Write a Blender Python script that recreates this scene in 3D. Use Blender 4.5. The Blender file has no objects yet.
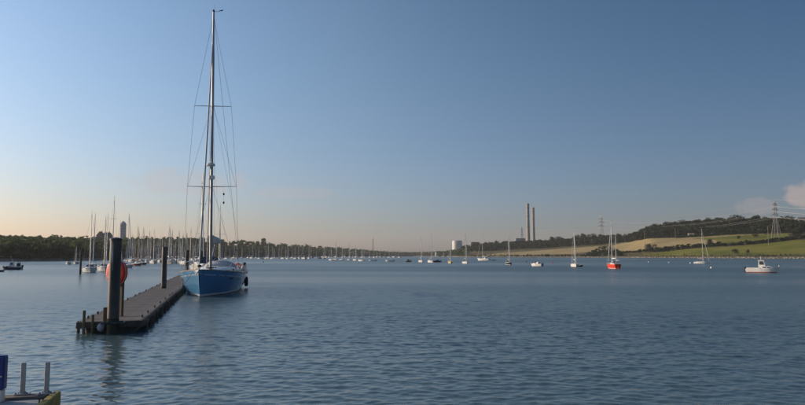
import bpy, math, random
import numpy as np
from mathutils import Vector, Matrix

# ------------------------------------------------------------------ camera
SC = bpy.context.scene
COL = SC.collection
F, CX, CY, PITCH, CAMH = 632.0, 402.5, 202.5, math.radians(4.8), 3.0
cam_d = bpy.data.cameras.new('camera')
cam = bpy.data.objects.new('camera', cam_d)
COL.objects.link(cam)
cam.location = (0, 0, CAMH)
cam.rotation_euler = (math.radians(90) + PITCH, 0, 0)
cam_d.sensor_width = 36.0
cam_d.lens = 36.0 * F / 805.0
cam_d.clip_start = 0.1
cam_d.clip_end = 30000
SC.camera = cam

# ------------------------------------------------------------------ sky and sun
SUN_AZ, SUN_EL = math.radians(-76), math.radians(13)
SUND = Vector((math.sin(SUN_AZ) * math.cos(SUN_EL), math.cos(SUN_AZ) * math.cos(SUN_EL), math.sin(SUN_EL)))
world = bpy.data.worlds.new('World')
SC.world = world
world.use_nodes = True
wn, wl = world.node_tree.nodes, world.node_tree.links
wn.clear()


def wnode(t, **kw):
    n = wn.new(t)
    for k, v in kw.items():
        setattr(n, k, v)
    return n


def wmath(op, a, b=None, c=None, clamp=False):
    n = wnode('ShaderNodeMath', operation=op, use_clamp=clamp)
    for i, v in enumerate((a, b, c)):
        if v is None:
            continue
        if isinstance(v, (int, float)):
            n.inputs[i].default_value = v
        else:
            wl.new(v, n.inputs[i])
    return n.outputs[0]


sky = wnode('ShaderNodeTexSky', sky_type='NISHITA')
sky.sun_disc = False
sky.sun_elevation = SUN_EL
sky.sun_rotation = SUN_AZ
sky.altitude = 0
sky.air_density = 1.0
sky.dust_density = 0.9
sky.ozone_density = 3.0
bg = wnode('ShaderNodeBackground')
bg.inputs['Strength'].default_value = 0.135
wout = wnode('ShaderNodeOutputWorld')
tc = wnode('ShaderNodeTexCoord')
sep = wnode('ShaderNodeSeparateXYZ')
wl.new(tc.outputs['Generated'], sep.inputs[0])
az = wmath('ARCTAN2', sep.outputs[0], sep.outputs[1])
el = wmath('ARCSINE', sep.outputs[2])
comb = wnode('ShaderNodeCombineXYZ')
wl.new(az, comb.inputs[0])
wl.new(el, comb.inputs[1])
cn = wnode('ShaderNodeTexNoise')
cn.inputs['Scale'].default_value = 34
cn.inputs['Detail'].default_value = 6
cn.inputs['Roughness'].default_value = 0.55
wl.new(comb.outputs[0], cn.inputs['Vector'])
# the air is brighter towards the sun and lies dusty along the whole horizon, warm on the sun's side
hzf = wmath('POWER', wmath('SUBTRACT', 1.0, wmath('DIVIDE', el, math.radians(21)), clamp=True), 1.7)
sunw = wnode('ShaderNodeVectorMath', operation='DOT_PRODUCT')
wl.new(tc.outputs['Generated'], sunw.inputs[0])
sunw.inputs[1].default_value = (math.sin(SUN_AZ), math.cos(SUN_AZ), 0)
cs = sunw.outputs['Value']
lum = wmath('EXPONENT', wmath('MULTIPLY', wmath('SUBTRACT', cs, 0.24), 0.64))
vs_ = wnode('ShaderNodeVectorMath', operation='SCALE')
wl.new(sky.outputs[0], vs_.inputs[0])
wl.new(lum, vs_.inputs['Scale'])
sky_col = vs_.outputs[0]
for fac, tint in ((hzf, (0.68, 0.66, 0.92, 1)), (wmath('MULTIPLY', hzf, wmath('DIVIDE', wmath('SUBTRACT', cs, 0.15), 0.6, clamp=True)), (1.04, 0.88, 0.66, 1)),
                  (wmath('MULTIPLY', wmath('DIVIDE', el, math.radians(24), clamp=True), wmath('DIVIDE', wmath('SUBTRACT', 0.3, cs), 0.6, clamp=True)), (0.55, 0.74, 0.90, 1))):
    hzm = wnode('ShaderNodeMixRGB', blend_type='MULTIPLY')
    wl.new(fac, hzm.inputs[0])
    wl.new(sky_col, hzm.inputs[1])
    hzm.inputs[2].default_value = tint
    sky_col = hzm.outputs[0]
# a few far cumulus heads and faint streaks low round the whole horizon
CLOUDS = [(33.2, 4.7, 2.2, 1.15, 0.50), (29.4, 3.9, 1.8, 0.7, 0.18), (42, 6.0, 6, 2.0, 0.60), (58, 5.0, 5, 1.4, 0.5),
          (-18.8, 6.3, 5.2, 1.2, 0.24), (-10, 5.6, 4.2, 0.6, 0.16), (-45, 7.0, 6, 1.0, 0.15), (95, 6, 7, 1.6, 0.5),
          (140, 7, 8, 1.8, 0.45), (-150, 7, 8, 1.4, 0.25), (-110, 7, 7, 1.2, 0.2)]
for (a0, e0, ra, re, op) in CLOUDS:
    dx = wmath('DIVIDE', wmath('SUBTRACT', az, math.radians(a0)), math.radians(ra))
    dy = wmath('DIVIDE', wmath('SUBTRACT', el, math.radians(e0)), math.radians(re))
    d2 = wmath('ADD', wmath('MULTIPLY', dx, dx), wmath('MULTIPLY', dy, dy))
    m = wmath('ADD', wmath('SUBTRACT', 1.0, d2), wmath('MULTIPLY', wmath('SUBTRACT', cn.outputs[0], 0.5), 3.2))
    m = wmath('MULTIPLY', wmath('MULTIPLY', m, 1.6, clamp=True), op)
    mix = wnode('ShaderNodeMixRGB')
    wl.new(m, mix.inputs[0])
    wl.new(sky_col, mix.inputs[1])
    mix.inputs[2].default_value = (4.0, 3.2, 3.0, 1)
    sky_col = mix.outputs[0]
tone = wnode('ShaderNodeMixRGB', blend_type='MULTIPLY')
tone.inputs[0].default_value = 1.0
wl.new(sky_col, tone.inputs[1])
tone.inputs[2].default_value = (1.07, 1.02, 0.99, 1)
wl.new(tone.outputs[0], bg.inputs['Color'])
wl.new(bg.outputs[0], wout.inputs['Surface'])

sun_d = bpy.data.lights.new('sun', 'SUN')
sun = bpy.data.objects.new('sun', sun_d)
COL.objects.link(sun)
sun.rotation_euler = SUND.to_track_quat('Z', 'Y').to_euler()
sun_d.energy = 4.0
sun_d.angle = math.radians(0.5)
sun_d.color = (1.0, 0.80, 0.58)

SC.render.engine = 'CYCLES'
SC.view_settings.view_transform = 'Standard'
SC.view_settings.look = 'None'
SC.view_settings.gamma = 1.0
SC.view_settings.exposure = 0.0
SC.cycles.use_denoising = True
SC.cycles.sample_clamp_indirect = 4.0
SC.cycles.max_bounces = 8
SC.cycles.transparent_max_bounces = 8
SC.cycles.volume_bounces = 1

rng = np.random.default_rng(11)
R = random.Random(5)


# ------------------------------------------------------------------ helpers: place things at their real distance
def at(px, D, z=0.0):
    """world point seen at image column px, D metres ahead, at height z"""
    c = D * math.cos(PITCH) + (z - CAMH) * math.sin(PITCH)
    return Vector(((px - CX) / F * c, D, z))


def zat(py, D):
    return CAMH + D * math.tan(PITCH + math.atan((CY - py) / F))


def dist(py, z=0.0):
    """distance ahead at which height z is seen on image row py"""
    return (z - CAMH) / math.tan(PITCH + math.atan((CY - py) / F))


def tag(o, label=None, cat=None, group=None, kind=None):
    if label: o['label'] = label
    if cat: o['category'] = cat
    if group: o['group'] = group
    if kind: o['kind'] = kind
    return o


def empty(name, loc=(0, 0, 0), rz=0.0, label=None, cat=None, group=None):
    o = bpy.data.objects.new(name, None)
    COL.objects.link(o)
    o.location = loc
    o.rotation_euler = (0, 0, rz)
    o.empty_display_size = 0.2
    return tag(o, label, cat, group)


def copy_tree(o, parent=None):
    c = o.copy()
    COL.objects.link(c)
    c.parent = parent
    for ch in list(o.children):
        copy_tree(ch, c)
    return c


class MB:
    """collects shapes, builds ONE mesh object"""

    def __init__(s):
        s.v, s.f = [], []

    def add(s, vs, fs):
        n = len(s.v)
        s.v += [tuple(p) for p in vs]
        s.f += [tuple(i + n for i in f) for f in fs]
        return s

    def box(s, c, d, rz=0.0, M=None, top=1.0):
        x, y, z = d[0] / 2, d[1] / 2, d[2] / 2
        vs = [Vector((sx * x * (top if sz > 0 else 1), sy * y * (top if sz > 0 else 1), sz * z)) for sz in (-1, 1) for sy in (-1, 1) for sx in (-1, 1)]
        m = M if M is not None else Matrix.Rotation(rz, 3, 'Z')
        vs = [m @ p + Vector(c) for p in vs]
        return s.add(vs, [(0, 2, 3, 1), (4, 5, 7, 6), (0, 1, 5, 4), (2, 6, 7, 3), (0, 4, 6, 2), (1, 3, 7, 5)])

    def bevbox(s, c, d, b, rz=0.0):
        """box with chamfered edges round the vertical and top sides"""
        x, y, z = d[0] / 2, d[1] / 2, d[2] / 2
        def ring(e, zz):
            return [(-x + e + b, -y + e, zz), (x - e - b, -y + e, zz), (x - e, -y + e + b, zz), (x - e, y - e - b, zz),
                    (x - e - b, y - e, zz), (-x + e + b, y - e, zz), (-x + e, y - e - b, zz), (-x + e, -y + e + b, zz)]
        rings = [ring(b, -z), ring(0, -z + b), ring(0, z - b), ring(b, z)]
        m = Matrix.Rotation(rz, 3, 'Z')
        vs = [m @ Vector(p) + Vector(c) for r in rings for p in r]
        fs = [tuple(range(7, -1, -1)), tuple(range(24, 32))]
        for k in range(3):
            for i in range(8):
                j = (i + 1) % 8
                fs.append((k * 8 + i, k * 8 + j, k * 8 + 8 + j, k * 8 + 8 + i))
        return s.add(vs, fs)

    def cyl(s, a, b, r0, r1=None, n=10, cap=True):
        a, b = Vector(a), Vector(b)
        r1 = r0 if r1 is None else r1
        q = (b - a).to_track_quat('Z', 'Y')
        vs = []
        for (p, r) in ((a, r0), (b, r1)):
            for i in range(n):
                t = 2 * math.pi * i / n
                vs.append(p + q @ Vector((math.cos(t) * r, math.sin(t) * r, 0)))
        fs = [(i, (i + 1) % n, n + (i + 1) % n, n + i) for i in range(n)]
        if cap:
            fs += [tuple(range(n - 1, -1, -1)), tuple(range(n, 2 * n))]
        return s.add(vs, fs)

    def tube(s, pts, r, n=6):
        pts = [Vector(p) for p in pts]
        rs = r if isinstance(r, (list, tuple)) else [r] * len(pts)
        vs = []
        for i, p in enumerate(pts):
            d = pts[min(i + 1, len(pts) - 1)] - pts[max(i - 1, 0)]
            q = d.to_track_quat('Z', 'Y')
            for k in range(n):
                t = 2 * math.pi * k / n
                vs.append(p + q @ Vector((math.cos(t) * rs[i], math.sin(t) * rs[i], 0)))
        fs = []
        for i in range(len(pts) - 1):
            for k in range(n):
                j = (k + 1) % n
                fs.append((i * n + k, i * n + j, (i + 1) * n + j, (i + 1) * n + k))
        fs += [tuple(range(n - 1, -1, -1)), tuple(range((len(pts) - 1) * n, len(pts) * n))]
        return s.add(vs, fs)

    def lathe(s, c, prof, n=16, axis='Z'):
        vs = []
        for (r, z) in prof:
            for i in range(n):
                t = 2 * math.pi * i / n
                p = Vector((math.cos(t) * r, math.sin(t) * r, z))
                if axis == 'Y':
                    p = Vector((p.x, p.z, p.y))
                if axis == 'X':
                    p = Vector((p.z, p.x, p.y))
                vs.append(p + Vector(c))
        fs = []
        for k in range(len(prof) - 1):
            for i in range(n):
                j = (i + 1) % n
                fs.append((k * n + i, k * n + j, (k + 1) * n + j, (k + 1) * n + i))
        fs += [tuple(range(n - 1, -1, -1)), tuple(range((len(prof) - 1) * n, len(prof) * n))]
        return s.add(vs, fs)

    def loft(s, rings, closed=False, caps=False):
        n = len(rings[0])
        vs = [p for r in rings for p in r]
        fs = []
        for k in range(len(rings) - 1):
            for i in range(n if closed else n - 1):
                j = (i + 1) % n
                fs.append((k * n + i, k * n + j, (k + 1) * n + j, (k + 1) * n + i))
        if caps:
            fs += [tuple(range(n - 1, -1, -1)), tuple(range((len(rings) - 1) * n, len(rings) * n))]
        return s.add(vs, fs)

    def build(s, name, mat, parent=None, smooth=False, loc=None):
        me = bpy.data.meshes.new(name)
        me.from_pydata([tuple(p) for p in s.v], [], s.f)
        me.validate()
        me.materials.append(mat)
        if smooth:
            me.polygons.foreach_set('use_smooth', [True] * len(me.polygons))
            me.set_sharp_from_angle(angle=math.radians(40))
        me.update()
        o = bpy.data.objects.new(name, me)
        COL.objects.link(o)
        o.parent = parent
        if loc is not None:
            o.location = loc
        return o


def np_mesh(name, V, Q, mat, parent=None, smooth=False, link=True):
    """fast mesh from arrays: V (n,3), Q (m,k)"""
    me = bpy.data.meshes.new(name)
    V = np.asarray(V, dtype=np.float32)
    Q = np.asarray(Q, dtype=np.int32)
    k = Q.shape[1]
    me.vertices.add(len(V))
    me.vertices.foreach_set('co', V.ravel())
    me.loops.add(Q.size)
    me.loops.foreach_set('vertex_index', Q.ravel())
    me.polygons.add(len(Q))
    me.polygons.foreach_set('loop_start', np.arange(0, Q.size, k, dtype=np.int32))
    if smooth:
        me.polygons.foreach_set('use_smooth', np.ones(len(Q), dtype=bool))
    me.update(calc_edges=True)
    me.materials.append(mat)
    if not link:
        return me
    o = bpy.data.objects.new(name, me)
    COL.objects.link(o)
    o.parent = parent
    return o


# ------------------------------------------------------------------ materials
MATS = {}


def mat(name, col, rough=0.6, var=0.15, scale=3.0, bump=0.0, metal=0.0, stretch=(1, 1, 1), col2=None, spec=0.5, detail=5, bscale=None, rnd=0.0):
    if name in MATS:
        return MATS[name]
    m = bpy.data.materials.new(name)
    m.use_nodes = True
    nt = m.node_tree
    b = nt.nodes['Principled BSDF']
    b.inputs['Roughness'].default_value = rough
    b.inputs['Metallic'].default_value = metal
    b.inputs['Specular IOR Level'].default_value = spec
    tcn = nt.nodes.new('ShaderNodeTexCoord')
    mp = nt.nodes.new('ShaderNodeMapping')
    mp.inputs['Scale'].default_value = stretch
    nt.links.new(tcn.outputs['Object'], mp.inputs[0])
    nz = nt.nodes.new('ShaderNodeTexNoise')
    nz.inputs['Scale'].default_value = scale
    nz.inputs['Detail'].default_value = detail
    nt.links.new(mp.outputs[0], nz.inputs['Vector'])
    rp = nt.nodes.new('ShaderNodeValToRGB')
    rp.color_ramp.elements[0].position = 0.32
    rp.color_ramp.elements[1].position = 0.68
    c2 = col2 if col2 else tuple(min(1, c * (1 + var)) for c in col)
    c1 = col if col2 else tuple(c * (1 - var) for c in col)
    rp.color_ramp.elements[0].color = (*c1, 1)
    rp.color_ramp.elements[1].color = (*c2, 1)
    nt.links.new(nz.outputs[0], rp.inputs[0])
    out = rp.outputs[0]
    if rnd > 0:
        oi = nt.nodes.new('ShaderNodeObjectInfo')
        hs = nt.nodes.new('ShaderNodeHueSaturation')
        mr = nt.nodes.new('ShaderNodeMapRange')
        mr.inputs[3].default_value = 1 - rnd
        mr.inputs[4].default_value = 1 + rnd
        nt.links.new(oi.outputs['Random'], mr.inputs[0])
        nt.links.new(mr.outputs[0], hs.inputs['Value'])
        nt.links.new(out, hs.inputs['Color'])
        out = hs.outputs[0]
    nt.links.new(out, b.inputs['Base Color'])
    if bump > 0:
        bn = nt.nodes.new('ShaderNodeBump')
        bn.inputs['Strength'].default_value = bump
        bn.inputs['Distance'].default_value = 0.05
        src = nz
        if bscale:
            src = nt.nodes.new('ShaderNodeTexNoise')
            src.inputs['Scale'].default_value = bscale
            src.inputs['Detail'].default_value = 4
            nt.links.new(mp.outputs[0], src.inputs['Vector'])
        nt.links.new(src.outputs[0], bn.inputs['Height'])
        nt.links.new(bn.outputs[0], b.inputs['Normal'])
    MATS[name] = m
    return m


def foliage(name, c1, c2, c3):
    """leaf colours that differ from clump to clump"""
    m = mat(name, c1, rough=0.75, col2=c2, scale=0.11, detail=8, spec=0.2)
    nt = m.node_tree
    b = nt.nodes['Principled BSDF']
    src = b.inputs['Base Color'].links[0].from_socket
    n2 = nt.nodes.new('ShaderNodeTexNoise')
    n2.inputs['Scale'].default_value = 0.7
    tcn = nt.nodes.new('ShaderNodeTexCoord')
    nt.links.new(tcn.outputs['Object'], n2.inputs['Vector'])
    rp = nt.nodes.new('ShaderNodeValToRGB')
    rp.color_ramp.elements[0].position = 0.5
    rp.color_ramp.elements[1].position = 0.72
    rp.color_ramp.elements[0].color = (0, 0, 0, 1)
    rp.color_ramp.elements[1].color = (0.7, 0.7, 0.7, 1)
    nt.links.new(n2.outputs[0], rp.inputs[0])
    mx = nt.nodes.new('ShaderNodeMixRGB')
    nt.links.new(rp.outputs[0], mx.inputs[0])
    nt.links.new(src, mx.inputs[1])
    mx.inputs[2].default_value = (*c3, 1)
    nt.links.new(mx.outputs[0], b.inputs['Base Color'])
    tl = nt.nodes.new('ShaderNodeBsdfTranslucent')
    nt.links.new(mx.outputs[0], tl.inputs['Color'])
    ms = nt.nodes.new('ShaderNodeMixShader')
    ms.inputs[0].default_value = 0.35
    nt.links.new(b.outputs[0], ms.inputs[1])
    nt.links.new(tl.outputs[0], ms.inputs[2])
    nt.links.new(ms.outputs[0], nt.nodes['Material Output'].inputs['Surface'])
    return m


# the setting
M_LEAF = foliage('leaf_wood', (0.062, 0.092, 0.040), (0.112, 0.142, 0.056), (0.165, 0.172, 0.075))
M_LEAF2 = foliage('leaf_ridge', (0.013, 0.024, 0.008), (0.032, 0.046, 0.012), (0.080, 0.080, 0.024))
M_BARK = mat('bark', (0.09, 0.07, 0.05), rough=0.9, var=0.3, bump=0.3)
M_GRASS = mat('pasture', (0.120, 0.140, 0.014), rough=0.9, col2=(0.250, 0.225, 0.040), scale=0.022, detail=9, spec=0.2)
M_STUB = mat('stubble', (0.33, 0.245, 0.105), rough=0.9, col2=(0.46, 0.355, 0.17), scale=0.025, detail=9, spec=0.2, stretch=(1, 3, 1))
M_ROUGH = mat('rough_grass', (0.075, 0.075, 0.028), rough=0.95, col2=(0.17, 0.13, 0.058), scale=0.06, detail=9, spec=0.2)
M_MUD = mat('mud', (0.10, 0.085, 0.065), rough=0.7, col2=(0.27, 0.23, 0.17), scale=0.35, detail=8, bump=0.4)
M_FLOOR = mat('wood_floor', (0.03, 0.035, 0.018), rough=0.95, var=0.3, scale=0.1)
M_STONE = mat('shore_stone', (0.16, 0.14, 0.11), rough=0.85, col2=(0.36, 0.32, 0.25), scale=0.5)

# ------------------------------------------------------------------ water: one sheet to the horizon, real ripples near, finer and finer ones folded into roughness
def make_water():
    azd = np.concatenate([np.linspace(-180, -42, 46, endpoint=False), np.linspace(-42, 42, 640, endpoint=False), np.linspace(42, 180, 46, endpoint=False)])
    azd = np.radians(azd)
    rr = np.concatenate([[0.4, 1, 2, 3, 4, 5, 6, 7], np.geomspace(9.5, 170, 960), np.geomspace(172, 480, 110), np.geomspace(500, 5000, 40)])
    A, Rr = np.meshgrid(azd, rr)
    X, Y = Rr * np.sin(A), Rr * np.cos(A)
    dr = np.gradient(rr)[:, None] * np.ones_like(A)
    da = np.gradient(azd)[None, :] * Rr
    sp = np.maximum(dr, da)
    g = np.random.default_rng(3)
    n = 110
    lam = np.exp(np.linspace(np.log(0.15), np.log(3.0), n)) * g.uniform(0.94, 1.06, n)
    th = np.radians(-97 + 0) + g.normal(0, 0.56, n)          # the wind sea runs towards the camera
    th = np.where(lam > 2.2, np.radians(-84) + g.normal(0, 0.35, n), th)
    ph = g.uniform(0, 2 * np.pi, n)
    sl = np.exp(-np.log(lam / 0.35) ** 2 / (2 * 0.60 ** 2)) + 0.17 * (lam / 0.46) ** -0.1
    sl *= math.sqrt(2 * 0.0074 / np.sum(sl ** 2))
    Z = np.zeros_like(X)
    DX, DY = np.zeros_like(X), np.zeros_like(X)
    unres = np.zeros_like(X)
    gust = 1.02 + 0.24 * np.sin(X * 0.05 + 1.3 * np.sin(Y * 0.021)) * np.sin(Y * 0.043 + 0.9 * np.sin(X * 0.031)) + 0.18 * np.sin(Y * 0.017 + X * 0.006)
    gz = np.zeros_like(X)                                   # uneven wind: long soft patches lying across the view
    for q in range(14):
        kx, ky = g.normal(0, 0.022), g.normal(0, 0.075)
        gz += np.sin(kx * X + ky * Y + g.uniform(0, 6.28))
    gust = gust * (1 + 0.085 * gz)
    gust = np.clip(gust, 0.55, 1.5)
    for i in range(n):
        k = 2 * np.pi / lam[i]
        w = np.clip((lam[i] / sp - 1.7) / 1.7, 0, 1)
        unres += (1 - w * w) * sl[i] ** 2 / 2
        if w.max() > 0:
            f = k * (X * math.cos(th[i]) + Y * math.sin(th[i])) + ph[i]
            a_ = w * (sl[i] / k) * gust
            Z += a_ * np.sin(f)
            c_ = 1.15 * a_ * np.cos(f)              # crests sharpen, troughs flatten
            DX += c_ * math.cos(th[i])
            DY += c_ * math.sin(th[i])
    X, Y = X + DX, Y + DY
    alpha = np.sqrt(unres * gust ** 2 * 1.15 + 0.0002)
    rough = np.sqrt(alpha)
    nr, na = X.shape
    V = np.stack([X, Y, Z], -1).reshape(-1, 3)
    V = np.concatenate([V, [[0, 0, 0]]])
    i, j = np.meshgrid(np.arange(nr - 1), np.arange(na), indexing='ij')
    j2 = (j + 1) % na
    Q = np.stack([i * na + j, i * na + j2, (i + 1) * na + j2, (i + 1) * na + j], -1).reshape(-1, 4)[:, ::-1]
    m = bpy.data.materials.new('water')
    m.use_nodes = True
    nt = m.node_tree
    b = nt.nodes['Principled BSDF']
    b.inputs['Base Color'].default_value = (0.080, 0.134, 0.146, 1)
    b.inputs['IOR'].default_value = 1.333
    at_ = nt.nodes.new('ShaderNodeAttribute')
    at_.attribute_name = 'rough'
    nt.links.new(at_.outputs['Fac'], b.inputs['Roughness'])
    tcn = nt.nodes.new('ShaderNodeTexCoord')
    mp = nt.nodes.new('ShaderNodeMapping')
    mp.inputs['Scale'].default_value = (0.7, 1.0, 1.0)
    nt.links.new(tcn.outputs['Object'], mp.inputs[0])
    nz = nt.nodes.new('ShaderNodeTexNoise')
    nz.inputs['Scale'].default_value = 5.0
    nz.inputs['Detail'].default_value = 3
    nt.links.new(mp.outputs[0], nz.inputs['Vector'])
    bp = nt.nodes.new('ShaderNodeBump')
    bp.inputs['Strength'].default_value = 0.08
    bp.inputs['Distance'].default_value = 0.05
    nt.links.new(nz.outputs[0], bp.inputs['Height'])
    nt.links.new(bp.outputs[0], b.inputs['Normal'])
    o = np_mesh('water', V, Q, m, smooth=True)
    me = o.data
    # close the small hole under the camera
    a = me.attributes.new('rough', 'FLOAT', 'POINT')
    a.data.foreach_set('value', np.concatenate([rough.ravel(), [0.3]]).astype(np.float32))
    tag(o, kind='structure')
    return o


make_water()

# ------------------------------------------------------------------ terrain: shore, mid slope and ridge along each bearing
#  column : (shore distance, mid distance, mid row, ridge distance, tree-top row, tree height)
COLS = [(-300, 230, 330, 250, 520, 233, 10), (-60, 320, 430, 251, 620, 233.5, 10), (0, 335, 450, 251, 650, 234.5, 10), (80, 380, 500, 251, 700, 237, 10),
        (130, 480, 600, 252, 800, 236.5, 11), (190, 650, 800, 252, 1000, 236.5, 11), (240, 950, 1100, 252.5, 1250, 240, 11),
        (300, 1300, 1450, 253, 1600, 244, 12), (340, 1500, 1700, 254, 1900, 247, 12), (380, 1900, 2100, 254.5, 2300, 250.5, 12),
        (410, 2200, 2450, 255, 2700, 252.5, 12), (435, 1900, 2100, 255, 2300, 252, 12), (455, 1450, 1600, 254.5, 1900, 249, 12),
        (475, 1330, 1480, 253.5, 1620, 243, 14), (500, 1240, 1440, 252.4, 1600, 240.5, 15), (550, 1090, 1340, 249.6, 1520, 239.0, 15),
        (600, 950, 1250, 246.0, 1400, 235, 14), (630, 880, 1150, 242.0, 1330, 235, 14), (650, 830, 1050, 239.4, 1250, 225, 14),
        (690, 760, 980, 238.0, 1200, 219.5, 14), (730, 700, 950, 236.0, 1150, 217, 14), (775, 650, 900, 234, 1100, 216, 14),
        (805, 620, 870, 233, 1050, 218, 14), (900, 560, 800, 234, 1000, 222, 13), (1100, 470, 700, 236, 900, 226, 13)]
CP = np.array([c[0] for c in COLS], float)


def col_profile(px):
    v = [float(np.interp(px, CP, [c[k] for c in COLS])) for k in range(1, 7)]
    ds, dm, ym, dr_, yr, th = v
    hm, hr = zat(ym, dm), zat(yr, dr_) - th
    hr = max(hr, hm + 1)
    Ds = [ds - 8, ds, ds + 3, ds + 14, dm, dr_, dr_ + 250, dr_ + 900, 4900]
    hs = [-1.2, -0.02, 0.9, 1.9, hm, hr, hr + 1.5, hr - 6, hr - 12]
    return Ds, hs


def ground(px, D):
    Ds, hs = col_profile(px)
    return float(np.interp(D, Ds, hs))


def hit(px, py):
    """where the view along a bearing meets the rising ground at image row py"""
    Ds, hs = col_profile(px)
    d = np.linspace(Ds[1], Ds[5], 400)
    h = np.interp(d, Ds, hs)
    rows = CY - F * np.tan(np.arctan((h - CAMH) / d) - PITCH)
    k = np.argmax(rows <= py) if (rows <= py).any() else len(d) - 1
    return at(px, float(d[k]), float(h[k]))


def inside(poly, x, y):
    r = False
    for i in range(len(poly)):
        x1, y1 = poly[i]
        x2, y2 = poly[i - 1]
        if (y1 > y) != (y2 > y) and x < (x2 - x1) * (y - y1) / (y2 - y1) + x1:
            r = not r
    return r


STUB_A = [(478, 256.2), (500, 253.0), (545, 250.0), (600, 245.9), (602, 247), (590, 251.6), (569, 253.9), (520, 255.0)]
STUB_B = [(596, 251), (615, 245), (630, 239.6), (650, 238.6), (696, 237.2), (729, 235.2), (765, 233.5), (765, 236.5), (729, 242.6), (708, 244.4), (684, 246.2), (660, 248.6), (640, 250.4), (618, 252.4)]
PAST_A = [(640, 255.0), (662, 251.8), (684, 249.2), (729, 246.4), (805, 239.6), (1100, 232), (1100, 258), (805, 254.6), (729, 255), (660, 255.6)]
PAST_B = [(690, 238.8), (729, 236.0), (760, 234.2), (790, 233), (790, 239.0), (760, 241.4), (722, 243), (715, 240)]


def make_land():
    pxs = np.arange(-300, 1101, 4.0)
    rows = []
    for px in pxs:
        Ds, hs = col_profile(px)
        d = np.concatenate([[Ds[0], Ds[1], (Ds[1] + Ds[2]) / 2, Ds[2]], np.linspace(Ds[2] + 3, Ds[5], 70), np.linspace(Ds[5] + 40, Ds[7], 10), [4900]])
        h = np.interp(d, Ds, hs)
        x = (px - CX) / F * (d * math.cos(PITCH) + (h - CAMH) * math.sin(PITCH))
        w = np.clip((d - Ds[2]) / 60, 0, 1)
        hn = h + w * (0.7 * np.sin(x * 0.023 + d * 0.011) + 0.5 * np.sin(x * 0.047 - d * 0.031 + 2))
        hn[:4] += 0.25 * np.sin(px * 0.9) * np.array([0, 0, 1, 1])
        rows.append(np.stack([x, d, hn], -1))
    G = np.stack(rows)                     # (cols, samples, 3)
    nc, ns, _ = G.shape
    V = G.reshape(-1, 3)
    groups = {}
    for i in range(nc - 1):
        px = (pxs[i] + pxs[i + 1]) / 2
        for k in range(ns - 1):
            c = (G[i, k] + G[i + 1, k + 1]) / 2
            py = CY - F * math.tan(math.atan((c[2] - CAMH) / c[1]) - PITCH)
            q = (i * ns + k, (i + 1) * ns + k, (i + 1) * ns + k + 1, i * ns + k + 1)
            if k < 5:
                key = 'mud_bank'
            elif k > 73 or px < 462:
                key = 'hillside'
            elif inside(STUB_A, px, py) or (inside(STUB_B, px, py) and not inside(PAST_B, px, py)):
                key = 'stubble_field'
            elif inside(PAST_A, px, py) or inside(PAST_B, px, py):
                key = 'pasture_field'
            else:
                key = 'rough_grassland'
            groups.setdefault(key, []).append(q)
    mm = {'mud_bank': M_MUD, 'hillside': M_FLOOR, 'stubble_field': M_STUB, 'pasture_field': M_GRASS, 'rough_grassland': M_ROUGH}
    for key, qs in groups.items():
        qs = np.array(qs)
        used, inv = np.unique(qs, return_inverse=True)
        tag(np_mesh(key, V[used], inv.reshape(qs.shape), mm[key], smooth=True), kind='structure')


make_land()


# ------------------------------------------------------------------ woods and hedges (foliage faces spread over lobed crowns)
def crown_arrays(g, h, w, nleaf, leaf, base=0.22, lobes=9):
    """quads lying like shingles on several uneven lobes"""
    P, N = [], []
    for k in range(lobes):
        t = g.uniform(0, 2 * np.pi)
        zc = h * (base + (0.93 - base) * g.uniform(0.15, 0.92))
        rr_ = w * 0.5 * math.sqrt(g.uniform(0, 1)) * (1.05 - 0.75 * max(0, (zc / h - 0.5)) * 2 * 0.7)
        c = np.array([math.cos(t) * rr_ * 0.75, math.sin(t) * rr_ * 0.75, zc])
        lr = w * g.uniform(0.17, 0.30)
        n = max(4, nleaf // lobes)
        d = g.normal(size=(n, 3))
        d[:, 2] += 0.25
        d /= np.linalg.norm(d, axis=1)[:, None]
        P.append(c + d * lr * g.uniform(0.75, 1.12, (n, 1)) * np.array([1, 1, 0.8]))
        N.append(d + g.normal(0, 0.35, (n, 3)))
    P, N = np.concatenate(P), np.concatenate(N)
    N /= np.linalg.norm(N, axis=1)[:, None]
    up = np.tile([[0.3, 0.2, 1.0]], (len(N), 1)) + g.normal(0, 0.3, (len(N), 3))
    T = np.cross(N, up)
    T /= np.linalg.norm(T, axis=1)[:, None]
    B = np.cross(N, T)
    s = leaf * g.uniform(0.6, 1.25, (len(N), 1))
    V = np.stack([P - T * s - B * s * .7, P + T * s * .8 - B * s, P + T * s + B * s * .8, P - T * s * .7 + B * s], 1)
    V += g.normal(0, 0.12, V.shape) * leaf
    return V.reshape(-1, 3)


def quads(n):
    return np.arange(n * 4).reshape(-1, 4)


PROTO_SMALL = [crown_arrays(rng, 1.0, rng.uniform(0.75, 1.0), 70, 0.115, base=0.08, lobes=7) for _ in range(10)]
PROTO_FINE = [crown_arrays(rng, 1.0, rng.uniform(0.75, 1.0), 170, 0.075, base=0.10, lobes=10) for _ in range(10)]


def wood(name, spots, label, cat, m, protos=PROTO_SMALL):
    """a far-off wood read as one mass: spots = (point, height)"""
    Vs = []
    for (p, h) in spots:
        pr = protos[rng.integers(len(protos))]
        t = rng.uniform(0, 2 * np.pi)
        c, s_ = math.cos(t), math.sin(t)
        Rm = np.array([[c, -s_, 0], [s_, c, 0], [0, 0, 1]])
        Vs.append((pr @ Rm.T) * np.array([h, h, h]) * np.array([rng.uniform(.9, 1.25), rng.uniform(.9, 1.25), 1]) + np.array(p))
    V = np.concatenate(Vs)
    o = np_mesh(name, V, quads(len(V) // 4), m)
    return tag(o, label, cat, kind='stuff')


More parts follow.
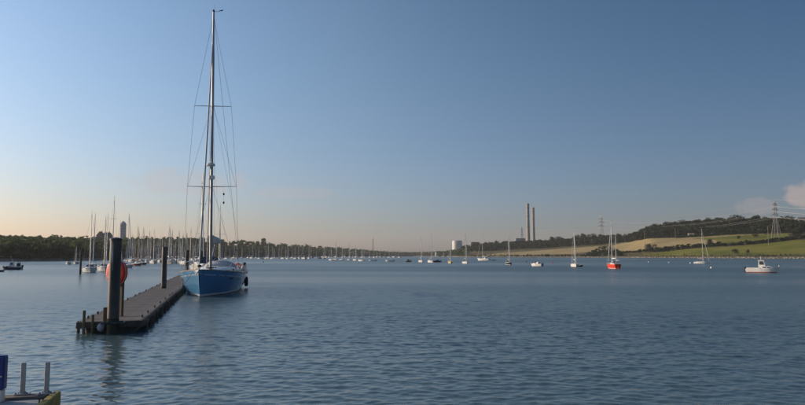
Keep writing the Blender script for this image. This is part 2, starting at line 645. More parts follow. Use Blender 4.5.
def scatter(px0, px1, d0f, d1f, spacing, h0, h1):
    """tree spots between two distances along the bearings px0..px1"""
    out = []
    px = px0
    while px < px1:
        Ds, hs = col_profile(px)
        d, dmax = d0f(Ds), d1f(Ds)
        step = spacing * F / ((d + dmax) / 2)
        while d < dmax:
            q = px + R.uniform(-.5, .5) * step
            dd = d + R.uniform(-.4, .4) * spacing
            z = ground(q, dd)
            out.append((at(q, dd, z - 0.3), R.uniform(h0, h1)))
            d += spacing
        px += step
    return out


# left bank: the wooded shore and the wood up to the skyline
wood('wooded_bank', scatter(-110, 205, lambda D: D[2] + 3, lambda D: D[2] + 34, 7.5, 7, 11), 'dark wooded bank along the far left shore', 'woodland', M_LEAF, PROTO_FINE)
wood('hill_wood', scatter(-110, 205, lambda D: D[2] + 40, lambda D: D[5] + 20, 11, 8, 11.5), 'wood covering the low hill behind the left moorings', 'woodland', M_LEAF)
wood('far_wood', scatter(205, 470, lambda D: D[2] + 6, lambda D: D[5] + 20, 17, 8, 13), 'hazy wooded shore receding at the middle of the estuary', 'woodland', M_LEAF)
# right bank: the wood along the ridge and the belt of trees on the point
wood('ridge_wood', scatter(634, 1010, lambda D: D[5] - 175, lambda D: D[5] + 50, 13, 10, 15), 'dark wood crowning the ridge above the stubble field', 'woodland', M_LEAF2, PROTO_FINE)
wood('tree_belt', scatter(462, 655, lambda D: D[5] - 105, lambda D: D[5] + 30, 13, 10, 16), 'belt of dark trees behind the pale field below the chimneys', 'woodland', M_LEAF2, PROTO_FINE)
sp = []
for _ in range(230):
    px = R.uniform(470, 600)
    b = hit(px, R.uniform(255.3, 256.9))
    sp.append((b, R.uniform(1.2, 3.2)))
for _ in range(150):
    px = R.uniform(587, 622)
    lo = 256.5
    hi_ = np.interp(px, [587, 600, 612, 622], [253.5, 247.5, 249.0, 253.5])
    sp.append((hit(px, R.uniform(hi_, lo)), R.uniform(2.5, 5.0)))
wood('shore_scrub', sp, 'low olive scrub between the pale field and the right shore', 'scrub', M_LEAF2)
sp = []
for _ in range(240):
    px = R.uniform(600, 980)
    sp.append((hit(px, R.uniform(255.0, 256.6)), R.uniform(0.6, 1.7)))
wood('bank_scrub', sp, 'low tufts of scrub along the foot of the green pasture', 'scrub', M_LEAF2)


def hedge(pts, h, w, label, gaps=0.0):
    sp = []
    for (x0, y0), (x1, y1) in zip(pts[:-1], pts[1:]):
        a, b = hit(x0, y0), hit(x1, y1)
        n = max(2, int((b - a).length / (w * 0.55)))
        for i in range(n):
            if R.random() < gaps:
                continue
            t = i / n
            q = hit(x0 + (x1 - x0) * t, y0 + (y1 - y0) * t)
            sp.append((q + Vector((R.uniform(-.5, .5) * w, R.uniform(-.6, .6) * w, -0.2)), h * R.uniform(0.7, 1.25)))
    Vs = []
    for (p, hh) in sp:
        pr = PROTO_FINE[rng.integers(len(PROTO_FINE))]
        Vs.append(pr * np.array([hh * 1.3, hh * 1.3, hh]) + np.array(p))
    V = np.concatenate(Vs)
    o = np_mesh('hedge', V, quads(len(V) // 4), M_LEAF2)
    return tag(o, label, 'hedge', 'field hedges on the right bank')


hedge([(640, 252.0), (662, 251.2), (684, 248.6), (708, 247.0), (729, 246.0), (770, 242.6), (805, 239.0), (900, 236.5)], 5.2, 4.2, 'long dark hedge climbing along the top of the green pasture')
hedge([(634, 240.2), (650, 238.5), (696, 237.0), (729, 234.6), (765, 233.0), (830, 232)], 4.2, 3.6, 'hedge along the top edge of the stubble field below the ridge wood', 0.1)
hedge([(705, 234.0), (735, 231.5), (770, 230.0), (830, 229)], 4.2, 3.6, 'upper hedge just below the ridge wood left of the large pylon', 0.1)
hedge([(600, 252.6), (616, 253.3), (640, 252.6)], 3.0, 3.2, 'low hedge at the foot of the stubble field behind the red boat')

# shore stones
Vs, Qs, nb = [], [], 0
cube = np.array([[x, y, z] for z in (-.5, .6) for y in (-.5, .5) for x in (-.5, .5)], float)
cq = np.array([(0, 2, 3, 1), (4, 5, 7, 6), (0, 1, 5, 4), (2, 6, 7, 3), (0, 4, 6, 2), (1, 3, 7, 5)])
for _ in range(1500):
    px = R.uniform(470, 960)
    Ds, hs = col_profile(px)
    d = Ds[1] + R.uniform(-1.5, 5)
    p = at(px, d, float(np.interp(d, Ds, hs)))
    s_ = R.uniform(0.3, 1.5)
    t = R.uniform(0, 3)
    c, s2 = math.cos(t), math.sin(t)
    v = (cube + rng.normal(0, 0.14, cube.shape)) * np.array([1.3, 1, 0.6]) * s_
    v = v @ np.array([[c, s2, 0], [-s2, c, 0], [0, 0, 1]])
    Vs.append(v + np.array(p))
    Qs.append(cq + nb)
    nb += 8
tag(np_mesh('shore_stones', np.concatenate(Vs), np.concatenate(Qs), M_STONE), 'pale and dark stones strewn along the right shore', 'stones', kind='stuff')

# ------------------------------------------------------------------ single trees one can tell apart
def tree_meshes(seed, h, w, nleaf=900, leaf=0.028, lobes=16):
    g = np.random.default_rng(seed)
    V = crown_arrays(g, h, w, nleaf, leaf * h, base=0.16, lobes=lobes)
    cm = np_mesh('crown', V, quads(len(V) // 4), M_LEAF2, link=False)
    mb = MB()
    mb.tube([(0, 0, -0.5), (0.05 * h * .3, 0, h * .2), (0, 0.03 * h * .3, h * .45), (0, 0, h * .75)], [0.035 * h, 0.026 * h, 0.018 * h, 0.006 * h], 7)
    for k in range(7):
        t = g.uniform(0, 6.28)
        z = h * g.uniform(.22, .5)
        e = Vector((math.cos(t) * w * .36, math.sin(t) * w * .36, z + h * g.uniform(.12, .3)))
        mb.tube([(0, 0, z), (e.x * .5, e.y * .5, z + (e.z - z) * .4), e], [0.014 * h, 0.010 * h, 0.003 * h], 5)
    t_ = mb.build('trunk', M_BARK)
    tm = t_.data
    bpy.data.objects.remove(t_)
    return cm, tm


TREES = [tree_meshes(s_, 1.0, w, 900) for s_, w in ((21, 1.0), (22, 0.8), (23, 1.25), (24, 0.9))]


def tree(p, h, kind, label, group=None, wide=1.0, name='broadleaf_tree'):
    o = empty(name, p, R.uniform(0, 6.28), label, 'tree', group)
    o.scale = (h * wide, h * wide, h)
    for nm, me in (('crown', TREES[kind][0]), ('trunk', TREES[kind][1])):
        c = bpy.data.objects.new(nm, me)
        COL.objects.link(c)
        c.parent = o
    return o


tree(hit(651, 251.2), 11, 2, 'broad round tree standing at the left end of the long pasture hedge', wide=1.35)
tree(hit(710, 246.4), 9.5, 0, 'round tree in the hedge right beside the mast of the small white sloop')
tree(hit(735, 254.4), 6.5, 2, 'larger of the two bushy trees in the green pasture', wide=1.1)
tree(hit(748, 254.0), 5.0, 0, 'smaller of the two bushy trees in the green pasture')
tree(hit(676, 238.6), 6.5, 2, 'low dark tree in the middle of the stubble field', wide=1.5)
tree(hit(798, 240.5), 15, 0, 'dark tree in the hedge at the right edge of the picture', wide=1.2)
tree(hit(755, 238.0), 6.0, 2, 'low bushy tree in the upper field left of the large pylon', wide=1.3)
tree(hit(739, 240.0), 6.0, 1, 'small tree in the upper field nearest the pasture hedge')
tree(at(263, 1330, ground(263, 1330) - 1), zat(237.5, 1330) - ground(263, 1330), 1, 'lone tree standing up above the wooded skyline right of the blue yacht', name='lone_tree', wide=0.75)
for i, (px, top) in enumerate([(545, 241), (553, 236.5), (559, 236), (564, 239), (577, 235.0), (584, 233.5), (592, 233.2), (600, 234), (610, 236), (619, 233.5), (628, 233)]):
    Ds, hs = col_profile(px)
    D = Ds[5] - 40
    b = at(px, D, ground(px, D) - 0.5)
    lab = {0: 'leftmost of the tall trees in the belt behind the pale field', 1: 'tall tree forming the left half of the round clump right of the chimneys',
           2: 'tall tree forming the right half of the round clump right of the chimneys', 3: 'lower tree on the right flank of the round clump right of the chimneys'}.get(i, 'tall dark tree in the belt between the round clump and the ridge')
    tree(b, min(26, zat(top, D) - b.z), i % 4, lab, 'trees of the belt on the point' if i > 3 else None, wide=0.95)
for i, (px, top) in enumerate([(655, 224), (668, 221.5), (683, 219.5), (696, 219.5), (708, 218.0), (722, 217.5), (738, 214.2), (756, 215.0), (790, 216)]):
    Ds, hs = col_profile(px)
    D = Ds[5] - 70
    b = at(px, D, ground(px, D) - 0.5)
    lab = {6: 'flat-topped tree standing tallest on the ridge left of the large pylon', 8: 'broad tree on the ridge between the large pylon and the house'}.get(i, 'large tree at the front edge of the ridge wood')
    tree(b, min(24, zat(top, D) - b.z), (i * 3) % 4, lab, 'front trees of the ridge wood' if i not in (6, 8) else None, wide=1.05)

# ------------------------------------------------------------------ chimneys, tank, tower, houses
M_CONC = mat('concrete_chimney', (0.34, 0.315, 0.28), rough=0.85, var=0.18, scale=0.05, stretch=(1, 1, .25))
M_DARKM = mat('dark_steel', (0.07, 0.075, 0.08), rough=0.5, var=0.2, metal=0.4)
M_GALV = mat('galvanised', (0.42, 0.43, 0.44), rough=0.45, var=0.12, metal=0.6, scale=8)
M_PYL = mat('pylon_steel', (0.24, 0.24, 0.245), rough=0.55, var=0.1, metal=0.5)
M_TANK = mat('tank_white', (0.62, 0.60, 0.56), rough=0.5, var=0.05, scale=0.1)
M_SLATE = mat('slate', (0.13, 0.12, 0.12), rough=0.7, var=0.25)
M_REDROOF = mat('red_tiles', (0.26, 0.12, 0.08), rough=0.8, var=0.25)
M_REND = mat('render_white', (0.70, 0.67, 0.62), rough=0.8, var=0.08)
M_BRICK = mat('brick', (0.33, 0.20, 0.14), rough=0.85, var=0.2)
M_GLASS = mat('window_glass', (0.03, 0.035, 0.04), rough=0.08, var=0.1, spec=0.8)
M_TOWER = mat('tower_stone', (0.60, 0.59, 0.58), rough=0.8, var=0.12, scale=0.2)


def chimney(px, D, top, r, label):
    b = at(px, D, ground(px, D) - 2)
    h = zat(top, D) - b.z
    o = empty('power_station_chimney', b, 0, label, 'chimney', 'power station chimneys')
    MB().lathe((0, 0, 0), [(r * 1.25, 0), (r * 1.12, h * .3), (r, h * .6), (r * .95, h * .985)], 28).build('shaft', M_CONC, o, True)
    MB().lathe((0, 0, 0), [(r * .96, h * .975), (r * 1.03, h * .98), (r * 1.03, h), (r * .8, h), (r * .8, h - 1)], 28).build('rim', M_CONC, o, True)
    for k in (.45, .7, .9):
        MB().lathe((0, 0, h * k), [(r * 1.04, 0), (r * 1.12, .2), (r * 1.12, .8), (r * 1.0, 1.0)], 24).build('gallery', M_DARKM, o)


chimney(528.4, 1620, 203.6, 3.9, 'taller and nearer of the two concrete chimneys on the point')
chimney(533.7, 1690, 207.6, 3.7, 'shorter right-hand concrete chimney on the point')


def lattice(mb, levels, r):
    """square lattice mast from (z, half width) levels"""
    for (z0, w0), (z1, w1) in zip(levels[:-1], levels[1:]):
        c0 = [Vector((sx * w0, sy * w0, z0)) for sx, sy in ((-1, -1), (1, -1), (1, 1), (-1, 1))]
        c1 = [Vector((sx * w1, sy * w1, z1)) for sx, sy in ((-1, -1), (1, -1), (1, 1), (-1, 1))]
        for i in range(4):
            j = (i + 1) % 4
            mb.cyl(c0[i], c1[i], r, n=4)
            mb.cyl(c0[i], c1[j], r * .6, n=4)
            mb.cyl(c0[j], c1[i], r * .6, n=4)
            mb.cyl(c1[i], c1[j], r * .6, n=4)


def pylon(px, D, base_row, top, rz, label, name='electricity_pylon'):
    b = at(px, D, ground(px, D)) if base_row is None else hit(px, base_row)
    D = b.y
    h = zat(top, D) - b.z
    o = empty(name, b, rz, label, 'pylon', 'electricity pylons')
    k = h / 46
    mb = MB()
    lattice(mb, [(-.5, 4.2 * k), (7 * k, 3.3 * k), (13 * k, 2.6 * k), (19 * k, 2.0 * k), (24 * k, 1.5 * k), (29 * k, 1.25 * k), (34 * k, 1.1 * k), (39 * k, .9 * k), (42.5 * k, .6 * k), (46 * k, .12)], .15 * k)
    mb.build('tower', M_PYL, o)
    ends = []
    for z, w in ((27.5, 8.5), (34, 6.5), (40, 5.0)):
        m2 = MB()
        for s_ in (-1, 1):
            for y in (-.8, .8):
                m2.cyl((0, y * k, z * k), (s_ * w * k, 0, z * k), .13 * k, n=4)
                m2.cyl((0, y * k, (z + 2) * k), (s_ * w * k, 0, z * k), .13 * k, n=4)
            ends.append((s_ * w * k, z * k - 2.2 * k))
        m2.build('crossarm', M_PYL, o)
        for s_ in (-1, 1):
            MB().lathe((s_ * w * k, 0, z * k), [(.05, 0), (.22 * k, -.3 * k), (.1 * k, -.7 * k), (.22 * k, -1.1 * k), (.1 * k, -1.5 * k), (.2 * k, -1.9 * k), (.05, -2.2 * k)], 8).build('insulator', M_SLATE, o)
    c, s_ = math.cos(rz), math.sin(rz)
    pts = [b + Vector((c * x, s_ * x, z)) for x, z in ends] + [b + Vector((0, 0, h))]
    return pts


PA = pylon(776.5, 830, 238.5, 199.5, math.radians(34), 'large lattice pylon standing near the right edge of the picture')
PB = pylon(601.8, 1480, None, 215.5, math.radians(34), 'distant lattice pylon above the trees left of the red boat')
PC = pylon(1010, 640, None, 190, math.radians(34), 'pylon beyond the right edge of the picture')
PD = pylon(522.2, 1900, None, 226.5, math.radians(60), 'small far pylon just left of the two chimneys')
M_WIRE = mat('aluminium_wire', (0.55, 0.54, 0.52), rough=0.4, var=0.05, metal=0.3)


def wires(A, B, where, sag):
    for i, (a, b) in enumerate(zip(A, B)):
        pts = []
        for k in range(25):
            t = k / 24
            p = a.lerp(b, t)
            p.z -= sag * 4 * t * (1 - t)
            pts.append(p)
        lv = ('lower outer', 'lower inner', 'middle outer', 'middle inner', 'upper outer', 'upper inner', 'topmost earth')[i]
        o = MB().tube(pts, 0.06 if i < 6 else 0.045, 5).build('power_cable', M_WIRE)
        tag(o, '%s power cable %s' % (lv, where), 'cable', 'power cables across the right sky')


wires(PA, PB, 'slung between the large and the distant pylon', 13)
wires(PA, PC, 'running right from the large pylon out of view', 8)
wires(PB, PD, 'running left from the distant pylon to the chimneys', 9)
# wooden poles in the fields
M_WOODP = mat('pole_wood', (0.30, 0.26, 0.21), rough=0.9, var=0.2, scale=2)
for px, br, tr, lab in ((645, 249.5, 231, 'wooden pole in the stubble field left of the white sloop'), (768.5, 244.5, 226, 'wooden pole beside the foot of the large pylon'),
                        (675.5, 239.0, 229, 'thin wooden pole at the top of the stubble field')):
    b = hit(px, br)
    h = zat(tr, b.y) - b.z
    o = empty('utility_pole', b, 0.5, lab, 'pole', 'poles in the fields')
    MB().cyl((0, 0, -.5), (0, 0, h), .24, .18, 8).build('post', M_WOODP, o)
    MB().box((0, 0, h - .6), (2.0, .18, .22)).build('crossbar', M_WOODP, o)
    for x in (-.85, 0.25, .85):
        MB().lathe((x, 0, h - .49), [(.05, 0), (.1, .1), (.07, .3)], 6).build('insulator', M_SLATE, o)

# storage tank and plant buildings on the point
b = at(457.2, 2050, ground(457.2, 2050) - 2)
ht = zat(240.3, 2050) - b.z
o = empty('storage_tank', b, 0, 'large white cylindrical storage tank above the trees left of the chimneys', 'tank')
MB().lathe((0, 0, 0), [(16, 0), (16, ht - 2.5)], 40).build('shell', M_TANK, o, True)
MB().lathe((0, 0, 0), [(16.2, ht - 2.5), (16.2, ht - 2), (13, ht - .8), (9, ht), (.5, ht + .3)], 40).build('dome', M_TANK, o, True)
for k in range(1, 4):
    MB().lathe((0, 0, ht * k / 4), [(16.02, 0), (16.3, .1), (16.3, .5), (16.02, .6)], 40).build('hoop', M_TANK, o)
for i in range(30):
    t = 3.6 + i * .05
    MB().box((math.cos(t) * 16.8, math.sin(t) * 16.8, 2 + i * (ht - 5) / 30), (1.4, 1.2, .3), t).build('stair_tread', M_DARKM, o)
M_CLAD = mat('grey_cladding', (0.17, 0.19, 0.21), rough=0.6, var=0.1, scale=0.1)


def house(p, rz, w, d, hw, hr, wallm, roofm, label, group=None, floors=2, cols=3, name='house', chim=True, flat=False):
    o = empty(name, p, rz, label, 'building' if flat else 'house', group)
    wl_ = MB()
    if flat:
        wl_.box((0, 0, hw / 2 - .5), (w, d, hw + 1))
    else:
        r = [(-w / 2, -d / 2, -1), (w / 2, -d / 2, -1), (w / 2, d / 2, -1), (-w / 2, d / 2, -1), (-w / 2, -d / 2, hw), (w / 2, -d / 2, hw), (w / 2, d / 2, hw), (-w / 2, d / 2, hw), (-w / 2, 0, hw + hr), (w / 2, 0, hw + hr)]
        wl_.add(r, [(0, 1, 5, 4), (2, 3, 7, 6), (1, 2, 6, 9, 5), (3, 0, 4, 8, 7), (0, 3, 2, 1)])
    wl_.build('wall', wallm, o)
    rf = MB()
    if flat:
        rf.box((0, 0, hw + .15), (w + .5, d + .5, .4))
    else:
        e = .35
        for s_ in (-1, 1):
            y0, z0 = s_ * (d / 2 + e), hw - e * hr / (d / 2)
            vs = [(-w / 2 - e, y0, z0), (w / 2 + e, y0, z0), (w / 2 + e, 0, hw + hr), (-w / 2 - e, 0, hw + hr)]
            vs += [(x, y, z + .22) for x, y, z in vs]
            rf.add(vs, [(0, 1, 2, 3), (4, 5, 6, 7), (0, 1, 5, 4), (1, 2, 6, 5), (3, 0, 4, 7)])
    ro = rf.build('roof', roofm, o)
    if chim and not flat:
        MB().box((w * .3, 0, hw + hr + .5), (.9, .7, 1.8)).build('chimney', M_BRICK, ro)
    for f in range(floors):
        for c in range(cols):
            x = (c - (cols - 1) / 2) * w / (cols + .3)
            z = (f + .55) * hw / floors
            wi = MB().box((x, -d / 2 - .04, z), (w / cols * .42, .12, hw / floors * .45)).build('window', M_REND, o)
            MB().box((x, -d / 2 - .105, z), (w / cols * .36, .05, hw / floors * .38)).build('pane', M_GLASS, wi)
    return o


house(at(474.5, 1980, ground(474, 1980)), 0.1, 27, 24, zat(242.2, 1980) - ground(474, 1980), 0, M_CLAD, M_CLAD, 'grey flat-roofed plant building right of the storage tank', flat=True, floors=1, cols=4, name='plant_building')
house(at(519.5, 1720, ground(519.5, 1720)), 0.1, 26, 24, zat(238.5, 1720) - ground(519.5, 1720), 0, M_CLAD, M_CLAD, 'grey flat-roofed block at the foot of the chimneys', flat=True, floors=1, cols=3, name='plant_building')
house(at(541.5, 1640, ground(541.5, 1640)), 0.1, 30, 24, zat(240.8, 1640) - ground(541.5, 1640), 0, M_CLAD, M_CLAD, 'low grey plant building right of the chimneys', flat=True, floors=1, cols=3, name='plant_building')
# the house on the right ridge and the long pale building below the wood
house(at(803.5, 985, ground(803.5, 985) + 4.0), -0.5, 13, 9, 8.5, 5.0, M_REND, M_SLATE, 'pale gabled house among the ridge trees at the right edge')
q = hit(714, 233.4)
house(q, -0.25, 26, 8, 3.2, 1.4, M_REND, M_STUB, 'long low pale building at the edge of the ridge wood', floors=1, cols=8, name='farm_building', chim=False)
q = hit(691, 235.4)
house(q, -0.25, 9, 5, 2.6, 1.0, M_REND, M_STUB, 'small pale shed left of the long low building', floors=1, cols=3, name='shed', chim=False)
# tower and big house on the left skyline
Dt = 1080
b = at(122.3, Dt, ground(122.3, Dt))
ht = zat(221.5, Dt) - b.z
o = empty('stone_tower', b, 0, 'pale tower rising from the wood on the left skyline', 'tower')
MB().lathe((0, 0, 0), [(5.0, -1), (5.0, ht * .86), (5.3, ht * .87), (5.3, ht * .91)], 20).build('shaft', M_TOWER, o, True)
MB().lathe((0, 0, 0), [(4.4, ht * .905), (4.2, ht * .94), (3.2, ht * .975), (1.2, ht), (.2, ht + 1.5)], 20).build('cap', M_TOWER, o, True)
for k in range(5):
    MB().box((0, -5.0, ht * (.42 + .1 * k)), (1.1, .35, 2.0)).build('window', M_GLASS, o)
Dt = 860
zb = ground(103, Dt)
house(at(100.3, Dt, zb), 1.75, 12, 8, zat(235.6, Dt) - zb, 5.4, M_BRICK, M_SLATE, 'left of two gabled roofs showing above the left wood', floors=3, cols=3, name='house')
house(at(107.0, Dt + 8, zb), 1.35, 12, 8, zat(236.0, Dt) - zb, 5.0, M_BRICK, M_SLATE, 'right of two gabled roofs showing above the left wood', floors=3, cols=3, name='house')
# waterside houses far up the estuary
spec = [(403, 2230, 12, 7), (409, 2260, 10, 6), (414.5, 2240, 14, 7), (420, 2180, 11, 8), (425.5, 2100, 12, 7), (430.5, 2050, 10, 9), (437.5, 1880, 13, 10), (441.3, 1830, 9, 5), (446, 1680, 12, 6), (397, 2280, 12, 6), (384, 2050, 11, 7), (366, 1800, 12, 6), (352, 1690, 10, 6)]
pals = [(M_BRICK, M_SLATE, 'brick'), (M_REND, M_REDROOF, 'white walled'), (M_BRICK, M_REDROOF, 'red roofed'), (M_CLAD, M_SLATE, 'grey')]
for i, (px, D, w, h) in enumerate(spec):
    z = max(ground(px, D), 1.0)
    wm, rm, nm = pals[3 if px == 437.5 else (1 if px == 441.3 else (0, 2, 1, 0)[i % 4])]
    lab = {437.5: 'tall grey quayside building behind the white motor yacht', 441.3: 'small white house on the shore left of the storage tank'}.get(px, 'small hazy house on the far shore at the middle of the picture')
    house(at(px, D, z), R.uniform(-.6, .6), w, 8, h, 3.5, wm, rm, lab, None if px in (437.5, 441.3) else 'far waterside houses', floors=2, cols=3, name='house')
# radio mast on the far shore
b = at(373, 2000, ground(373, 2000))
o = empty('radio_mast', b, 0, 'thin radio mast standing on the far shore at the middle of the picture', 'mast')
h = zat(239, 2000) - b.z
mb = MB()
lattice(mb, [(i * h / 10, 1.5 - .09 * i) for i in range(11)], .28)
mb.build('lattice', M_DARKM, o)
MB().box((0, 0, h * .93), (4.5, 4.5, .6)).build('platform', M_DARKM, o)
MB().cyl((0, 0, h), (0, 0, h + 8), .3, .15, 6).build('antenna', M_DARKM, o)
# ------------------------------------------------------------------ boat materials
def paint(name, c, rough=0.22, var=0.05):
    return mat(name, c, rough=rough, var=var, scale=1.5, spec=0.5)


M_BLUE = mat('yacht_blue', (0.078, 0.240, 0.440), rough=0.12, var=0.06, scale=0.8, spec=0.6)
M_WHITE = paint('gelcoat_white', (0.80, 0.79, 0.76))
M_CREAM = paint('gelcoat_cream', (0.76, 0.70, 0.58))
M_REDH = mat('hull_red', (0.66, 0.060, 0.028), rough=0.3, var=0.08, scale=1.2)
M_YEL = paint('hull_yellow', (0.70, 0.52, 0.14))
M_NAVY = paint('hull_navy', (0.018, 0.026, 0.050))
M_BLACKH = paint('hull_black', (0.020, 0.021, 0.024))
M_GREYH = paint('hull_grey', (0.45, 0.46, 0.47))
M_DRED = paint('hull_dark_red', (0.30, 0.035, 0.03))
M_ANTI = mat('antifoul', (0.030, 0.040, 0.075), rough=0.8, var=0.3)
M_DECK = mat('deck', (0.60, 0.58, 0.53), rough=0.6, var=0.06, scale=6)
M_TEAK = mat('teak', (0.36, 0.25, 0.15), rough=0.7, var=0.2, scale=4, stretch=(1, 12, 1))
M_ALU = mat('anodised_mast', (0.30, 0.30, 0.305), rough=0.48, var=0.05, metal=0.75)
M_MASTW = mat('mast_white', (0.78, 0.77, 0.74), rough=0.35, var=0.04)
M_MASTB = mat('mast_wood', (0.40, 0.24, 0.11), rough=0.45, var=0.15, scale=2)
M_STEEL = mat('stainless', (0.62, 0.62, 0.62), rough=0.2, var=0.03, metal=1.0)
M_WIRER = mat('rigging_wire', (0.22, 0.22, 0.23), rough=0.4, var=0.05, metal=0.6)
M_SAIL = mat('furled_sailcloth', (0.62, 0.62, 0.61), rough=0.7, var=0.1, scale=3)
M_COVB = mat('canvas_blue', (0.045, 0.085, 0.20), rough=0.85, var=0.15, scale=5)
M_COVN = mat('canvas_dark', (0.035, 0.038, 0.048), rough=0.85, var=0.2, scale=5)
M_COVG = mat('canvas_grey', (0.50, 0.52, 0.54), rough=0.85, var=0.12, scale=5)
M_COVR = mat('canvas_red', (0.30, 0.07, 0.05), rough=0.85, var=0.15, scale=5)
M_RUB = mat('black_rubber', (0.020, 0.020, 0.022), rough=0.7, var=0.2)
M_ORANGE = mat('orange_plastic', (0.80, 0.035, 0.010), rough=0.6, var=0.10, scale=3)
M_ROPE = mat('rope', (0.46, 0.42, 0.34), rough=0.9, var=0.2, scale=30)


def hb_at(t, tr):
    return float(np.interp(t, [0, .12, .28, .45, .60, .72, .82, .90, .96, 1.0], [tr, (tr + .9) / 2 + .03, .95, 1.0, .97, .88, .70, .46, .21, .015]))


def hull(root, L, B, fb, draft, mt, tr=0.72, stripe=M_WHITE, boot=(0.05, 0.15), rake=0.42, stations=19, bottom=M_ANTI, deckm=M_DECK, plumb=False):
    """fb = freeboard (stern, middle, bow); returns helper giving the sheer at a station"""
    ts = np.concatenate([np.linspace(0, .7, stations // 2), np.linspace(.74, 1.0, stations - stations // 2)])

    def sheer(t):
        return float(np.interp(t, [0, .25, .5, .75, 1], [fb[0], (fb[0] + fb[1]) / 2 - .02 * fb[1], fb[1], fb[1] * .55 + fb[2] * .45, fb[2]]))

    def pt(t, z, side):
        sh = sheer(t)
        kz = -draft * min(1.0, .45 + 2.2 * t) * float(np.interp(t, [.0, .72, .9, 1], [1, 1, .72, .35]))
        k = float(np.interp(t, [0, .5, .75, .9, 1], [.26, .25, .40, .58, .75]))
        u = min(1.0, max(0.0, (z - kz) / (sh - kz)))
        y = B / 2 * hb_at(t, tr) * u ** k
        x = -L / 2 + t * L
        x -= (sh - z) * (rake if not plumb else .1) * float(np.interp(t, [.70, 1], [0, 1]))
        x += (sh - z) * .16 * float(np.interp(t, [0, .12], [1, 0]))
        return Vector((x, side * y, z))

    def rows(t, part):
        sh = sheer(t)
        kz = -draft * min(1.0, .45 + 2.2 * t) * float(np.interp(t, [.0, .72, .9, 1], [1, 1, .72, .35]))
        if part == 0:
            return [kz, kz * .92, kz * .6, kz * .25, 0.0 if kz < 0 else kz, boot[0]]
        if part == 1:
            return [boot[0], (boot[0] + boot[1]) / 2, boot[1]]
        return [boot[1] + (sh - boot[1]) * f for f in (0, .12, .28, .46, .64, .82, .93, 1)]

    for part, nm, m_ in ((2, 'hull', mt), (1, 'boot_stripe', stripe), (0, 'underbody', bottom)):
        mb = MB()
        for side in (1, -1):
            rg = [[pt(t, z, side) for z in (rows(t, part) if side > 0 else rows(t, part)[::-1])] for t in ts]
            mb.loft(rg)
        z0 = rows(0, part)
        ring = [pt(0, z, 1) for z in z0]
        n = len(mb.v)
        vs = [p for p in ring] + [Vector((p.x, -p.y, p.z)) for p in ring]
        mb.add(vs, [(i, i + 1, len(ring) + i + 1, len(ring) + i) for i in range(len(ring) - 1)])
        mb.build(nm, m_, root, True)
    d = MB()
    rg = []
    for t in ts:
        p = pt(t, sheer(t), 1)
        rg.append([(p.x, p.y * f, p.z - .03 + .05 * (1 - f * f) * B / 3) for f in (1, .6, .25, 0, -.25, -.6, -1)])
    d.loft(rg)
    d.build('deck', deckm, root, True)
    return pt, sheer


def coachroof(root, x0, x1, w0, w1, z0, h, m_, name='cabin', winm=M_GLASS, nwin=2, slope=.35):
    """low cabin from x0 (aft) to x1 (forward) with side windows"""
    rg = []
    for t in np.linspace(0, 1, 7):
        x = x0 + (x1 - x0) * t
        w = w0 + (w1 - w0) * t ** 1.4
        hh = h * float(np.interp(t, [0, .55, .85, 1], [1, .92, .62, .12]))
        rg.append([(x, -w, z0), (x, -w * .93, z0 + hh * .75), (x, -w * .8, z0 + hh), (x, 0, z0 + hh * 1.12), (x, w * .8, z0 + hh), (x, w * .93, z0 + hh * .75), (x, w, z0)])
    c = MB().loft(rg)
    c.add(rg[0], [tuple(range(7))])
    c.add(rg[-1], [tuple(range(7))])
    co = c.build(name, m_, root, True)
    for s_ in (-1, 1):
        for k in range(nwin):
            ta, tb = .08 + k * .7 / nwin, .08 + (k + .78) * .7 / nwin
            v = []
            for t, f in ((ta, .28), (tb, .28), (tb, .68), (ta, .68)):
                x = x0 + (x1 - x0) * t
                w = w0 + (w1 - w0) * t ** 1.4
                hh = h * float(np.interp(t, [0, .55, .85, 1], [1, .92, .62, .12]))
                ww = w * (1 - .07 * f / .75) + .012
                v.append((x, s_ * ww, z0 + hh * f))
            v += [(x, y - s_ * .03, z) for x, y, z in v]
            MB().add(v, [(0, 1, 2, 3), (0, 4, 5, 1), (1, 5, 6, 2), (2, 6, 7, 3), (3, 7, 4, 0)]).build('window', winm, co)
    return co


